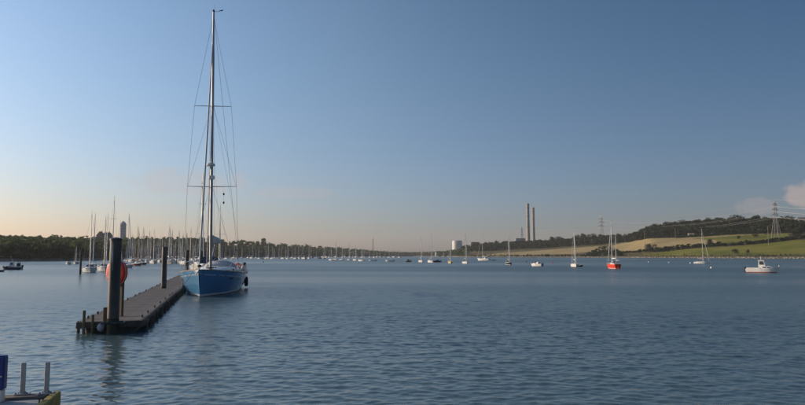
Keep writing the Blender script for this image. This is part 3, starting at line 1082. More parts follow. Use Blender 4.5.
def rig(root, xm, z0, ht, L, B, fbow, fst, mastm=M_MASTW, cover=M_COVB, furl=True, boom=.36, spread=1, stays=True, mr=.075, wr=.012, boomz=1.1):
    MB().tube([(xm, 0, z0), (xm - .004 * ht, 0, z0 + (ht - z0) * .5), (xm - .012 * ht, 0, ht)], [mr, mr * .95, mr * .6], 8).build('mast', mastm, root, True)
    xt = xm - .012 * ht
    MB().cyl((xt, 0, ht), (xt, 0, ht + .5), .012, .008, 4).build('antenna', M_WIRER, root)
    if cover is not None:
        bz = z0 + boomz
        bl = boom * L
        bo = MB().cyl((xm - .1, 0, bz), (xm - bl, 0, bz + .08), .055, .05, 8).build('boom', mastm, root, True)
        rg = []
        for t in np.linspace(0, 1, 8):
            x = xm - .12 - t * (bl - .3)
            hh = (.34 - .20 * t) * (bl / 3.6) * (1 + .10 * math.sin(t * 17))
            ww = hh * .42
            z = bz + .03 + .08 * t
            rg.append([(x, -ww * .4, z), (x, -ww, z + hh * .35), (x, -ww * .5, z + hh * .85), (x, 0, z + hh), (x, ww * .5, z + hh * .85), (x, ww, z + hh * .35), (x, ww * .4, z)])
        MB().loft(rg, True, True).build('sail_cover', cover, bo, True)
    bow = Vector((L / 2 - .12, 0, fbow + .03))
    top = Vector((xt + .03, 0, ht * .97))
    if furl:
        MB().tube([bow.lerp(top, t) for t in (.03, .06, .3, .6, .93, .96)], [.02, .075, .085, .065, .035, .015], 7).build('furled_sail', M_SAIL, root, True)
    else:
        MB().cyl(bow, top, wr, n=4).build('stay', M_WIRER, root)
    if stays:
        MB().cyl((-L / 2 + .15, 0, fst), (xt, 0, ht), wr, n=4).build('stay', M_WIRER, root)
        for k in range(spread):
            zs = z0 + (ht - z0) * (k + 1) / (spread + 1.0)
            w = B * .5 * (.62 - .12 * k)
            MB().tube([(xm - .12, -w, zs + .05), (xm, 0, zs), (xm - .12, w, zs + .05)], [.018, .03, .018], 5).build('spreader', mastm, root)
            for s_ in (-1, 1):
                if k == 0:
                    MB().tube([(xm - .15, s_ * B * .44, fst + .1), (xm - .12, s_ * w, zs + .05), (xt, 0, ht * .97)], wr, 4).build('shroud', M_WIRER, root)
                    MB().cyl((xm - .05, s_ * B * .43, fst + .1), (xm, 0, zs), wr, n=4).build('shroud', M_WIRER, root)


def rails(root, pt, sheer, L, aft=True, h=.55, r=.014, n=4):
    """bow pulpit, stanchions, wires, stern rail"""
    def e(t, dz, side, inn=.94):
        p = pt(t, sheer(t), side)
        return Vector((p.x, p.y * inn, p.z + dz))
    pu = MB()
    pu.tube([e(.86, h, 1), e(.93, h * 1.05, 1), e(.985, h * 1.1, 1), e(.985, h * 1.1, -1), e(.93, h * 1.05, -1), e(.86, h, -1)], r, 5)
    for s_ in (1, -1):
        pu.cyl(e(.86, 0, s_), e(.86, h, s_), r, n=5)
        pu.cyl(e(.95, 0, s_), e(.965, h * 1.07, s_), r, n=5)
    pu.build('pulpit', M_STEEL, root, True)
    tt = np.linspace(.12, .86, n + 2)
    for s_ in (1, -1):
        for t in tt[1:-1]:
            MB().cyl(e(t, 0, s_), e(t, h, s_), r * .9, n=5).build('stanchion', M_STEEL, root)
        for hh in (h, h * .52):
            MB().tube([e(t, hh, s_) for t in tt], r * .4, 4).build('guard_wire', M_STEEL, root)
    if aft:
        pu = MB()
        pu.tube([e(.12, h, 1), e(.03, h, 1, .92), e(.03, h, -1, .92), e(.12, h, -1)], r, 5)
        for s_ in (1, -1):
            pu.cyl(e(.12, 0, s_), e(.12, h, s_), r, n=5)
            pu.cyl(e(.03, 0, s_, .92), e(.03, h, s_, .92), r, n=5)
        pu.build('stern_rail', M_STEEL, root, True)


def hood(root, x0, x1, w, z0, h, m_, name='sprayhood'):
    rg = []
    for t, f in ((0, 1.0), (.5, 1.02), (.85, .72), (1, .12)):
        x = x0 + (x1 - x0) * t
        rg.append([(x, math.cos(a) * w * (1 - .12 * t), z0 + max(0, math.sin(a)) ** .6 * h * f) for a in np.linspace(0, math.pi, 9)])
    return MB().loft(rg).build(name, m_, root, True)


def outboard(root, x, z, s_=1.0, y=0):
    o = MB()
    o.bevbox((x, y, z + .35 * s_), (.28 * s_, .24 * s_, .36 * s_), .05 * s_)
    o.box((x - .01, y, z - .1 * s_), (.12 * s_, .08 * s_, .7 * s_))
    return o.build('outboard_engine', M_RUB, root)


def sail_boat(p, rz, L, B, ht, hullm, label, name='sailing_yacht', group=None, fb=None, cover=M_COVB, furl=True, mastm=M_MASTW, spread=1, sprayhood=None, detail=1, mizzen=None, motor=False, stripe=M_WHITE, cat='sailing boat', cabinm=None, wr=.012, mr=None):
    o = empty(name, p, rz, label, cat, group)
    fb = fb or (.085 * L + .12, .085 * L + .1, .12 * L + .15)
    draft = .35 + .02 * L
    pt, sh = hull(o, L, B, fb, draft, hullm, stripe=stripe, stations=19 if detail else 13, tr=.66)
    z = fb[1] - .02
    coachroof(o, -.14 * L, .24 * L, B * .31, B * .2, z, .045 * L + .10, cabinm or M_WHITE, nwin=2)
    xm = .08 * L
    rig(o, xm, z + .03 * L, ht, L, B, fb[2], fb[0], mastm, cover, furl, spread=spread, mr=mr or (.045 + .004 * L), wr=wr)
    if sprayhood:
        hood(o, -.20 * L, -.08 * L, B * .33, z, .085 * L + .25, sprayhood)
    # cockpit well
    MB().bevbox((-.28 * L, 0, z + .10), (.24 * L, B * .62, .26), .05).build('cockpit_coaming', cabinm or M_WHITE, o)
    MB().box((-.28 * L, 0, z + .215), (.21 * L, B * .45, .04)).build('cockpit_sole', M_TEAK, o)
    if detail:
        rails(o, pt, sh, L, h=.5)
        rd = MB().add([(-.5 * L + .12, .03, -.5), (-.5 * L - .28, .03, -.5), (-.5 * L - .22, .03, .5), (-.5 * L + .05, .03, .5), (-.5 * L + .12, -.03, -.5), (-.5 * L - .28, -.03, -.5), (-.5 * L - .22, -.03, .5), (-.5 * L + .05, -.03, .5)],
                      [(0, 1, 2, 3), (7, 6, 5, 4), (0, 4, 5, 1), (1, 5, 6, 2), (2, 6, 7, 3), (3, 7, 4, 0)]).build('rudder', hullm, o)
    if mizzen:
        xz = -.33 * L
        MB().cyl((xz, 0, z), (xz - .05, 0, mizzen), .06, .04, 7).build('mizzen_mast', mastm, o, True)
        MB().cyl((xz - .05, 0, z + .9), (xz - .3 * L, 0, z + .95), .04, n=6).build('mizzen_boom', mastm, o)
    if motor:
        outboard(o, -.5 * L - .14, .3, 1.1, .25)
    return o


def motor_boat(p, rz, L, B, hullm, label, style='cuddy', name='motor_boat', group=None, top=M_WHITE, stripe=M_WHITE, mast=True, canopy=None):
    o = empty(name, p, rz, label, 'motor boat', group)
    fb = (.10 * L + .12, .105 * L + .12, .16 * L + .18)
    pt, sh = hull(o, L, B, fb, .35, hullm, tr=.86, stripe=stripe, boot=(.04, .12), rake=.6)
    z = fb[1] - .02
    coachroof(o, -.02 * L, .33 * L, B * .40, B * .22, z + .02, .085 * L + .05, top, name='cabin', nwin=2)
    MB().bevbox((-.27 * L, 0, z + .08), (.40 * L, B * .80, .20), .05).build('cockpit_coaming', top, o)
    MB().box((-.27 * L, 0, z + .175), (.36 * L, B * .62, .04)).build('cockpit_sole', M_DECK, o)
    if style == 'wheelhouse':
        x0, w, h = -.02 * L, B * .33, .27 * L
        wh = MB()
        rg = [[(x0 - .10 * L, -w, z), (x0 + .11 * L, -w, z), (x0 + .11 * L, w, z), (x0 - .10 * L, w, z)],
              [(x0 - .10 * L, -w, z + h * .45), (x0 + .10 * L, -w, z + h * .45), (x0 + .10 * L, w, z + h * .45), (x0 - .10 * L, w, z + h * .45)],
              [(x0 - .09 * L, -w * .92, z + h), (x0 + .05 * L, -w * .92, z + h), (x0 + .05 * L, w * .92, z + h), (x0 - .09 * L, w * .92, z + h)]]
        wh.loft(rg, True, True)
        wo = wh.build('wheelhouse', top, o)
        MB().bevbox((x0 - .02 * L, 0, z + h + .03), (.19 * L, w * 2.05, .08), .02).build('roof', top, wo)
        for s_ in (-1, 1):
            v = [(x0 - .07 * L, s_ * (w + .012), z + h * .5), (x0 + .075 * L, s_ * (w + .012), z + h * .5), (x0 + .04 * L, s_ * (w * .93 + .012), z + h * .93), (x0 - .07 * L, s_ * (w * .93 + .012), z + h * .93)]
            v += [(a, b_ - s_ * .03, c) for a, b_, c in v]
            MB().add(v, [(0, 1, 2, 3), (0, 4, 5, 1), (1, 5, 6, 2), (2, 6, 7, 3), (3, 7, 4, 0)]).build('window', M_GLASS, wo)
        v = [(x0 + .105 * L, -w * .85, z + h * .5), (x0 + .105 * L, w * .85, z + h * .5), (x0 + .062 * L, w * .8, z + h * .93), (x0 + .062 * L, -w * .8, z + h * .93)]
        v += [(a - .03, b_, c) for a, b_, c in v]
        MB().add(v, [(0, 1, 2, 3), (0, 4, 5, 1), (1, 5, 6, 2), (2, 6, 7, 3), (3, 7, 4, 0)]).build('windscreen', M_GLASS, wo)
        if mast:
            MB().cyl((x0 - .03 * L, 0, z + h), (x0 - .05 * L, 0, z + h + .16 * L), .025, .015, 6).build('signal_mast', M_MASTW, o)
    else:
        # raked screen and low hard top
        ws = MB().tube([(-.02 * L, -B * .38, z + .10 * L), (.10 * L, -B * .30, z + .12 * L), (.13 * L, 0, z + .125 * L), (.10 * L, B * .30, z + .12 * L), (-.02 * L, B * .38, z + .10 * L)], .02, 5)
        ws.build('screen_frame', M_STEEL, o)
        v = [(.10 * L, -B * .30, z + .12 * L), (.13 * L, 0, z + .125 * L), (.10 * L, B * .30, z + .12 * L), (.03 * L, B * .28, z + .20 * L), (.05 * L, 0, z + .205 * L), (.03 * L, -B * .28, z + .20 * L)]
        MB().add(v + [(a - .03, b_, c) for a, b_, c in v], [(0, 1, 4, 5), (1, 2, 3, 4), (7, 6, 11, 10), (8, 7, 10, 9)]).build('windscreen', M_GLASS, o)
        hood(o, -.22 * L, .05 * L, B * .36, z + .1, .17 * L, canopy or M_WHITE, 'canopy')
    rails(o, pt, sh, L, aft=False, h=.38, n=2)
    outboard(o, -.5 * L - .14, .28, 1.3)
    return o


# ------------------------------------------------------------------ the blue yacht alongside the pontoon
TH = math.radians(8.5)
BOW = Vector((-14.72, 46.3, 0))
YL, YB = 15.6, 5.0
bd = Vector((math.sin(TH), -math.cos(TH), 0))
yc = BOW - bd * (YL / 2 - .55)
Y = empty('blue_yacht', yc, math.atan2(bd.y, bd.x), 'large blue-hulled sailing yacht with tall mast moored alongside the pontoon', 'sailing yacht')
Y.rotation_euler = (math.radians(.8), 0, math.atan2(bd.y, bd.x))
YFB = (1.42, 1.48, 1.98)
ypt, ysh = hull(Y, YL, YB, YFB, .75, M_BLUE, tr=.80, boot=(.03, .17), rake=.30, stations=31)
for s_ in (1, -1):
    for dz, wd in ((.30, .028), (.37, .014)):
        mb = MB()
        rg = []
        for t in np.linspace(.03, .975, 30):
            z = ysh(t) - dz
            a, b_ = ypt(t, z, s_), ypt(t, z - wd, s_)
            n_ = Vector((.25 if t > .8 else 0, s_, 0)).normalized() * .006
            rg.append([a + n_, b_ + n_])
        mb.loft(rg)
        mb.build('pinstripe', M_WHITE, Y)
    for t in (.40, .62, .76):
        z = ysh(t) - .44
        a, b_ = ypt(t - .022, z, s_), ypt(t + .022, z, s_)
        c, d_ = ypt(t + .022, z - .16, s_), ypt(t - .022, z - .16, s_)
        n_ = Vector((0, s_ * .012, 0))
        MB().add([a + n_, b_ + n_, c + n_, d_ + n_, a - n_, b_ - n_, c - n_, d_ - n_], [(0, 1, 2, 3), (0, 4, 5, 1), (1, 5, 6, 2), (2, 6, 7, 3), (3, 7, 4, 0)]).build('hull_window', M_GLASS, Y)
    # rubbing strake / toe rail
    MB().tube([ypt(t, ysh(t) + .02, s_) for t in np.linspace(0, .99, 26)], .03, 5).build('toe_rail', M_TEAK, Y)
zc_ = 1.46
coachroof(Y, -2.7, 3.7, 1.48, .75, zc_, .58, M_WHITE, 'coachroof', nwin=4)
for x in (1.0, 2.3):
    MB().bevbox((x, 0, zc_ + .56), (.62, .62, .09), .02).build('deck_hatch', M_GLASS, Y)
MB().bevbox((5.0, 0, 1.66), (.62, .62, .10), .02).build('deck_hatch', M_GLASS, Y)
for s_ in (1, -1):
    MB().tube([(2.6, s_ * .62, zc_ + .62), (1.0, s_ * .9, zc_ + .68), (-1.6, s_ * 1.05, zc_ + .72)], .02, 5).build('grab_rail', M_TEAK, Y)
MB().bevbox((-5.0, 0, zc_ + .14), (3.9, 3.2, .36), .07).build('cockpit_coaming', M_WHITE, Y)
MB().box((-5.0, 0, zc_ + .30), (3.5, 2.3, .05)).build('cockpit_sole', M_TEAK, Y)
hood(Y, -3.6, -1.9, 1.45, zc_ + .1, 1.02, M_COVG)
for s_ in (.55, -.55):
    wh = MB()
    wh.tube([(-6.0, s_ + .42 * math.cos(a), zc_ + .95 + .42 * math.sin(a)) for a in np.linspace(0, 2 * math.pi, 19)], .016, 5)
    for a in (0, 1.047, 2.094):
        wh.cyl((-6.0, s_ - .42 * math.cos(a), zc_ + .95 - .42 * math.sin(a)), (-6.0, s_ + .42 * math.cos(a), zc_ + .95 + .42 * math.sin(a)), .010, n=4)
    wh.bevbox((-5.85, s_, zc_ + .62), (.22, .26, .66), .04)
    wh.build('steering_wheel', M_STEEL, Y)
for s_ in (1, -1):
    MB().lathe((-3.2 + 0, s_ * 1.75, zc_ + .30), [(.11, 0), (.08, .05), (.08, .12), (.12, .17), (.12, .2)], 10).build('winch', M_STEEL, Y, True)
    MB().lathe((-1.6, s_ * 1.15, zc_ + .66), [(.09, 0), (.06, .05), (.06, .12), (.10, .17)], 10).build('winch', M_STEEL, Y, True)
rails(Y, ypt, ysh, YL, h=.68, r=.018, n=7)
an = MB()
an.cyl((YL / 2 - .25, 0, 2.02), (YL / 2 + .22, 0, 1.86), .035, n=6)
an.tube([(YL / 2 + .10, -.22, 1.66), (YL / 2 + .22, -.1, 1.78), (YL / 2 + .24, 0, 1.84), (YL / 2 + .22, .1, 1.78), (YL / 2 + .10, .22, 1.66)], [.02, .05, .06, .05, .02], 6)
an.build('anchor', M_GALV, Y)
# mast and rigging
XM, ZT = 2.25, 23.7
RK = .2
MB().tube([(XM, 0, zc_ + .4), (XM - RK * .45, 0, 12), (XM - RK * .8, 0, 20), (XM - RK, 0, ZT - .35)], [.115, .11, .10, .075], 12).build('mast', M_ALU, Y, True)


def mx(z):
    return XM - RK * (z - 2) / 22


mh = empty
MB().bevbox((mx(ZT) + .02, 0, ZT - .30), (.30, .16, .14), .03).build('masthead', M_DARKM, Y)
MB().cyl((mx(ZT) - .12, .05, ZT - .25), (mx(ZT) - .12, .05, ZT + .35), .014, .008, 5).build('antenna', M_WIRER, Y)
vane = MB().tube([(mx(ZT), .06, ZT - .3), (mx(ZT) + .05, .35, ZT - .38), (mx(ZT) + .05, .52, ZT - .28)], .016, 5)
vane.add([(mx(ZT) + .05, .40, ZT - .30), (mx(ZT) + .05, .78, ZT - .17), (mx(ZT) + .05, .72, ZT - .30), (mx(ZT) + .08, .40, ZT - .30), (mx(ZT) + .08, .78, ZT - .17), (mx(ZT) + .08, .72, ZT - .30)], [(0, 1, 2), (5, 4, 3), (0, 3, 4, 1), (1, 4, 5, 2), (2, 5, 3, 0)])
vane.build('wind_vane', M_DARKM, Y)
SPR = [(8.6, 1.95), (15.3, 1.48), (20.6, .55)]
for z, w in SPR[:2]:
    MB().tube([(mx(z) - .30, -w, z + .06), (mx(z), 0, z), (mx(z) - .30, w, z + .06)], [.02, .036, .02], 6).build('spreader', M_ALU, Y, True)
chx = XM - .45
for s_ in (1, -1):
    MB().tube([(chx, s_ * 2.15, 1.5), (mx(8.6) - .30, s_ * 1.95, 8.66), (mx(15.3) - .30, s_ * 1.48, 15.36), (mx(22.6), s_ * .05, 22.7)], .011, 5).build('shroud', M_WIRER, Y)
    MB().cyl((chx + .1, s_ * 2.05, 1.5), (mx(8.5), s_ * .1, 8.5), .010, n=5).build('shroud', M_WIRER, Y)
    MB().cyl((mx(8.6) - .30, s_ * 1.93, 8.66), (mx(15.2), s_ * .1, 15.2), .009, n=5).build('shroud', M_WIRER, Y)
    MB().cyl((-YL / 2 + .5, s_ * 1.25, 1.5), (mx(ZT) - .1, 0, ZT - .4), .011, n=5).build('backstay', M_WIRER, Y)
    MB().cyl((-2.6, s_ * 2.2, 1.5), (mx(15.5), s_ * .1, 15.4), .008, n=5).build('running_backstay', M_WIRER, Y)
    MB().tube([(mx(13), s_ * .1, 12.6), (mx(8) - 2.6, s_ * .30, 4.9)], .008, 4).build('lazy_jack', M_WIRER, Y)
    MB().cyl((mx(20), s_ * .10, 20.0), (mx(3) + .1, s_ * .28, 2.2), .008, n=4).build('halyard', M_ROPE, Y)
fs0, fs1 = Vector((YL / 2 - .18, 0, 2.02)), Vector((mx(21.4) + .1, 0, 21.4))
MB().lathe((fs0.x - .02, 0, fs0.z + .12), [(.05, 0), (.15, .03), (.15, .18), (.05, .21)], 12).build('furling_drum', M_DARKM, Y, True)
MB().tube([fs0.lerp(fs1, t) for t in (0, .025, .05, .2, .4, .6, .8, .94, .96, 1)], [.02, .02, .055, .068, .068, .062, .052, .04, .02, .015], 10).build('furled_genoa', M_SAIL, Y, True)
is0, is1 = Vector((4.2, 0, 1.75)), Vector((mx(16.5) + .1, 0, 16.4))
MB().tube([is0.lerp(is1, t) for t in (0, .04, .07, .3, .6, .9, .93, 1)], [.015, .015, .03, .035, .032, .03, .015, .012], 8).build('furled_staysail', M_SAIL, Y, True)
ra = MB().lathe((mx(10.3) + .62, 0, 10.18), [(.10, 0), (.34, .04), (.36, .14), (.30, .24), (.12, .28)], 16).build('radar_dome', M_WHITE, Y, True)
MB().tube([(mx(10) + .1, 0, 9.95), (mx(10) + .40, 0, 10.05), (mx(10) + .62, 0, 10.18)], .045, 6).build('bracket', M_ALU, ra)
MB().bevbox((mx(10) + .05, 0, 9.35), (.30, .50, .32), .06).build('deck_light', M_WHITE, Y)
for z in (7.9, 7.2):
    MB().lathe((mx(8) - .2, .95, z), [(.01, 0), (.075, .07), (.075, .15), (.01, .22)], 8).build('signal_shape', M_RUB, Y)
MB().cyl((mx(8.6) - .28, .95, 8.6), (mx(8) - .2, .95, 7.2), .007, n=4).build('flag_halyard', M_ROPE, Y)
bo = MB().cyl((XM - .25, 0, 3.95), (XM - 5.6, 0, 4.22), .12, .10, 10).build('boom', M_ALU, Y, True)
rg = []
for t in np.linspace(0, 1, 14):
    x = XM - .22 - t * 4.3
    hh = (.66 - .36 * t) * (1 + .05 * math.sin(t * 23))
    ww = .36 * (1 - .45 * t) * (1 + .06 * math.sin(t * 31 + 1))
    z = 4.02 + .22 * t
    rg.append([(x, -ww * .35, z), (x, -ww * .85, z + hh * .2), (x, -ww, z + hh * .55), (x, -ww * .55, z + hh * .88), (x, -ww * .08, z + hh), (x, ww * .2, z + hh * .97), (x, ww * .6, z + hh * .84), (x, ww, z + hh * .5), (x, ww * .85, z + hh * .2), (x, ww * .35, z)])
MB().loft(rg, True, True).build('stowed_mainsail', M_SAIL, bo, True)
MB().cyl((XM - 2.6, 0, 4.0), (XM - .1, 0, 2.3), .06, n=8).build('boom_vang', M_ALU, Y)
# fenders on the far quarter, fenders towards the pontoon
for t, s_, m_ in ((.10, 1, M_RUB), (.17, 1, M_RUB), (.42, -1, M_COVB), (.58, -1, M_COVB), (.26, -1, M_COVB)):
    p = ypt(t, .55, s_)
    f = MB().lathe((p.x, p.y + s_ * .17, .14), [(.05, 0), (.16, .08), (.18, .3), (.18, .62), (.15, .80), (.04, .90)], 12).build('fender', m_, Y, True)
    q = ypt(t, ysh(t), s_)
    MB().cyl((p.x, p.y + s_ * .17, 1.02), (q.x, q.y * .99, q.z + .3), .012, n=4).build('lanyard', M_ROPE, f)
# stern gear: lifebuoy, liferaft, outboard on the rail, ensign staff, wind generator post
MB().tube([(-7.35, 1.15 + .24 * math.cos(a), 1.95 + .26 * math.sin(a)) for a in np.linspace(-.9, 4.0, 14)], .075, 8).build('horseshoe_lifebuoy', M_ORANGE, Y, True)
MB().bevbox((-7.2, -.6, 1.82), (.35, .75, .48), .08).build('liferaft', M_WHITE, Y)
ob = MB().bevbox((-7.45, 1.75, 2.12), (.30, .26, .42), .06)
ob.box((-7.45, 1.75, 1.7), (.12, .10, .7))
ob.build('outboard_engine', M_RUB, Y)
MB().cyl((-7.55, .2, 1.5), (-7.95, .2, 3.0), .018, .012, 6).build('ensign_staff', M_TEAK, Y)
MB().bevbox((-6.7, 1.7, 1.75), (.6, .35, .5), .08).build('cockpit_locker', M_CREAM, Y)

# mooring ropes
U = Vector((-math.sin(math.radians(16)), math.cos(math.radians(16)), 0))
NR = Vector((math.cos(math.radians(16)), math.sin(math.radians(16)), 0))
PO = Vector((-12.5, 24.6, 0))
PW, PLEN, PZ = 2.32, 74.0, .46


def pon(w, t, z=PZ):
    p = PO + NR * w + U * t
    return Vector((p.x, p.y, z))


YM = Matrix.Translation(yc) @ Matrix.Rotation(math.atan2(bd.y, bd.x), 4, 'Z')
for (lx, ly, lz), (w, t), lab in (((6.9, -.55, 1.9), (PW - .12, 18.0), 'bow mooring rope from the blue yacht down to the pontoon'), ((-6.6, -1.9, 1.5), (PW - .12, 40.5), 'stern mooring rope from the blue yacht to the pontoon'),
                                  ((2.0, -2.42, 1.52), (PW - .12, 33), 'spring rope running aft from the blue yacht along the pontoon')):
    a, b_ = YM @ Vector((lx, ly, lz)), pon(w, t, PZ + .1)
    pts = [a.lerp(b_, k / 8) - Vector((0, 0, .25 * 4 * (k / 8) * (1 - k / 8))) for k in range(9)]
    tag(MB().tube(pts, .022, 6).build('mooring_rope', M_ROPE), lab, 'rope', 'mooring ropes of the blue yacht')

# ------------------------------------------------------------------ the pontoon
M_PLANK = mat('weathered_plank', (0.120, 0.104, 0.092), rough=0.8, col2=(0.23, 0.20, 0.175), scale=1.6, bump=.4, stretch=(1, 1, 1), detail=8, bscale=14)
M_WALER = mat('waler_timber', (0.085, 0.066, 0.050), rough=0.85, col2=(0.20, 0.16, 0.12), scale=2.5, bump=.4, detail=8)
M_FLOAT = mat('float_concrete', (0.07, 0.07, 0.06), rough=0.85, col2=(0.13, 0.12, 0.10), scale=1.2, bump=.3)
P = empty('floating_pontoon', PO, math.radians(16), 'long weathered timber pontoon stretching away to the blue yacht', 'pontoon')
# boards laid across; near ones show singly
nb_ = int(PLEN / .155)
bm_ = [MB().bevbox((0, 0, 0), (PW - .10, .142, .035), .004).build('board', M_PLANK) for _ in range(1)][0]
board_me = bm_.data
bpy.data.objects.remove(bm_)
for i in range(300):
    b_ = bpy.data.objects.new('board', board_me)
    COL.objects.link(b_)
    b_.parent = P
    b_.location = (PW / 2 + R.uniform(-.012, .012), .10 + i * .155, PZ - .018 + R.uniform(-.004, .004))
    b_.rotation_euler = (R.uniform(-.008, .008), R.uniform(-.003, .003), R.uniform(-.004, .004))
rest = MB()
for i in range(300, nb_ - 1):
    rest.box((PW / 2 + R.uniform(-.012, .012), .10 + i * .155, PZ - .018 + R.uniform(-.004, .004)), (PW - .10, .142, .035))
tag(rest.build('far_boards', M_PLANK, P), kind='stuff')
for x in (.03, PW - .03):
    for k in range(12):
        y0 = k * PLEN / 12
        MB().bevbox((x, y0 + PLEN / 24, PZ - .13), (.09, PLEN / 12 - .03, .24), .012).build('side_timber', M_WALER, P)
        MB().bevbox((x + (-.07 if x < 1 else .07), y0 + PLEN / 24, PZ - .20), (.06, PLEN / 12 - .10, .12), .012).build('rubbing_strip', M_WALER, P)
for y in (-.03, PLEN + .03):
    MB().bevbox((PW / 2, y, PZ - .13), (PW + .06, .09, .25), .012).build('end_timber', M_WALER, P)
for x in (.35, PW - .35):
    MB().box((x, PLEN / 2, PZ - .14), (.10, PLEN - .3, .18)).build('bearer', M_WALER, P)
for k in range(12):
    MB().bevbox((PW / 2, 1.6 + k * PLEN / 12, .02), (PW - .5, 2.9, .40), .06).build('float', M_FLOAT, P)
# timber fenders hung on the sides and at the corners
for k in range(26):
    for x in (-.05, PW + .13):
        if x < 0 and k % 2:
            continue
        MB().bevbox((x, .5 + k * 1.45 + .3 * math.sin(k * 2.1), PZ - .30), (.10, .12, .58), .015).build('fender_post', M_WALER, P)
for k, y in enumerate([1.3, 3.4, 6.4, 9.4, 12.6, 16.0, 18.0, 22, 26, 30, 33, 37, 40.5, 45, 50]):
    for x in (.14, PW - .14):
        cl_ = MB()
        cl_.tube([(x, y - .16, PZ + .105), (x, y - .07, PZ + .09), (x, y + .07, PZ + .09), (x, y + .16, PZ + .105)], [.016, .028, .028, .016], 6)
        cl_.box((x, y, PZ + .045), (.05, .12, .09))
        cl_.build('cleat', M_DARKM, P)
# bollard and short posts at the near end
M_POST = mat('post_timber', (0.11, 0.085, 0.06), rough=0.85, col2=(0.20, 0.16, 0.11), scale=3, bump=.3, stretch=(1, 1, .2))
for (x, y, w, h0, h1) in ((.98, .22, .22, .40, .98), (.25, -.13, .10, -.12, .90), (.56, -.14, .09, -.08, .74)):
    MB().bevbox((x, y, (h0 + h1) / 2), (w, w, h1 - h0), .015).build('timber_post', M_POST, P)
MB().lathe((.86, -.15, .24), [(.02, -.17), (.12, -.1), (.15, 0), (.12, .1), (.02, .17)], 12).build('ball_fender', M_GREYH, P, True)

# piles
M_PILE = mat('pile_steel', (0.050, 0.048, 0.047), rough=0.6, col2=(0.150, 0.132, 0.115), scale=1.6, bump=.25, metal=0.2, stretch=(1, 1, .35), detail=9)
M_WEED = mat('weed_band', (0.020, 0.022, 0.012), rough=0.7, col2=(0.05, 0.048, 0.028), scale=6, bump=.6)
M_GUANO = mat('bird_lime', (0.55, 0.56, 0.56), rough=0.8, var=0.15, scale=9)


def pile(p, r, top, label, streak=False, dark=False, guide=None):
    o = empty('mooring_pile', p, 0.3, label, 'pile', 'steel mooring piles')
    mt = M_WALER if dark else M_PILE
    MB().lathe((0, 0, 0), [(r, .60), (r, top - .06)], 24).build('shaft', mt, o, True)
    MB().lathe((0, 0, 0), [(r * 1.012, -2.0), (r * 1.012, .40), (r * 1.006, .60)], 24).build('weed_band', M_WEED, o, True)
    MB().lathe((0, 0, 0), [(r * 1.08, top - .06), (r * 1.08, top - .01), (r * .7, top + .03), (.03, top + .05)], 24).build('cap', M_DARKM if not dark else M_WALER, o, True)
    if streak:
        sm = MB()
        for a0, wa, z0, z1 in ((-1.75, .10, top - .9, top - .12), (-1.58, .05, top - 1.25, top - .2), (-1.95, .04, top - .6, top - .12)):
            n = 9
            ring = []
            for k in range(n):
                t = k / (n - 1)
                z = z0 + (z1 - z0) * t
                hw_ = wa * (math.sin(math.pi * min(1, .08 + t * .8)) * .8 + .1)
                ring.append([(math.cos(a0 - .3 + d) * (r + .003), math.sin(a0 - .3 + d) * (r + .003), z) for d in (-hw_, 0, hw_)])
            sm.loft(ring)
        so = sm.build('bird_lime_streaks', M_GUANO, o)
        so['kind'] = 'stuff'
    return o


pile((-11.15, 24.64, 0), .212, 3.66, 'thick steel pile at the near end of the pontoon with white streak', streak=True)
pg = MB()
cpl = Vector((-11.05, 24.66, 0))
pgo = empty('pile_guide', pon(1.45, -.08, PZ - .02), math.radians(16), 'steel guide collar round the pile at the near end of the pontoon', 'pile guide')
pgo.location.x -= .1
pg.tube([(-.40, 0, 0), (-.40, -.62, 0), (.36, -.62, 0), (.36, 0, 0)], .045, 6)
pg.build('collar', M_DARKM, pgo)
pile(pon(PW * .44, 25.8, 0), .20, 3.66, 'second steel pile rising through the middle of the pontoon')
pile(pon(PW * .50, 57.5, 0), .21, 3.66, 'third pile along the pontoon just left of the blue bow')
pile(pon(PW + .32, 64.5, 0), .21, 3.66, 'dark pile partly hidden behind the bow of the blue yacht', dark=True)
pile(at(80.2, 103, 0), .17, 3.75, 'slim dark pile alone in the water left of the pontoon', dark=True)
pile(at(176.5, 240, 0), .2, 3.9, 'far slim pile standing among the moored masts', dark=True)
pile(at(305.4, 470, 0), .35, 2.8, 'small dark beacon post far out right of the blue yacht', dark=True)

# lifebuoy housing on its post
lp = pon(1.04, 2.0, 0)
LB = empty('lifebuoy_station', (lp.x, lp.y, PZ), math.radians(-24), 'round red lifebuoy housing on a post behind the near pile', 'lifebuoy')
MB().bevbox((.18, .14, .86), (.17, .12, 1.72), .015).build('post', M_POST, LB)
zl = 2.29 - PZ
MB().lathe((0, 0, zl), [(.02, .10), (.52, .10), (.545, .06), (.545, -.05), (.52, -.09), (.46, -.11), (.30, -.125), (.02, -.135)], 40, 'Y').build('housing', M_ORANGE, LB, True)
rim = MB().tube([(math.cos(a) * .542, -.02, zl + math.sin(a) * .542) for a in np.linspace(0, 2 * math.pi, 41)], .016, 6).build('rim', M_CREAM, LB, True)
for a in (0, 1, 2, 3):
    t = a * math.pi / 2 + .6
    MB().bevbox((math.cos(t) * .40, -.115, zl + math.sin(t) * .34), (.10, .05, .10), .01).build('ring_band', M_WHITE, LB)

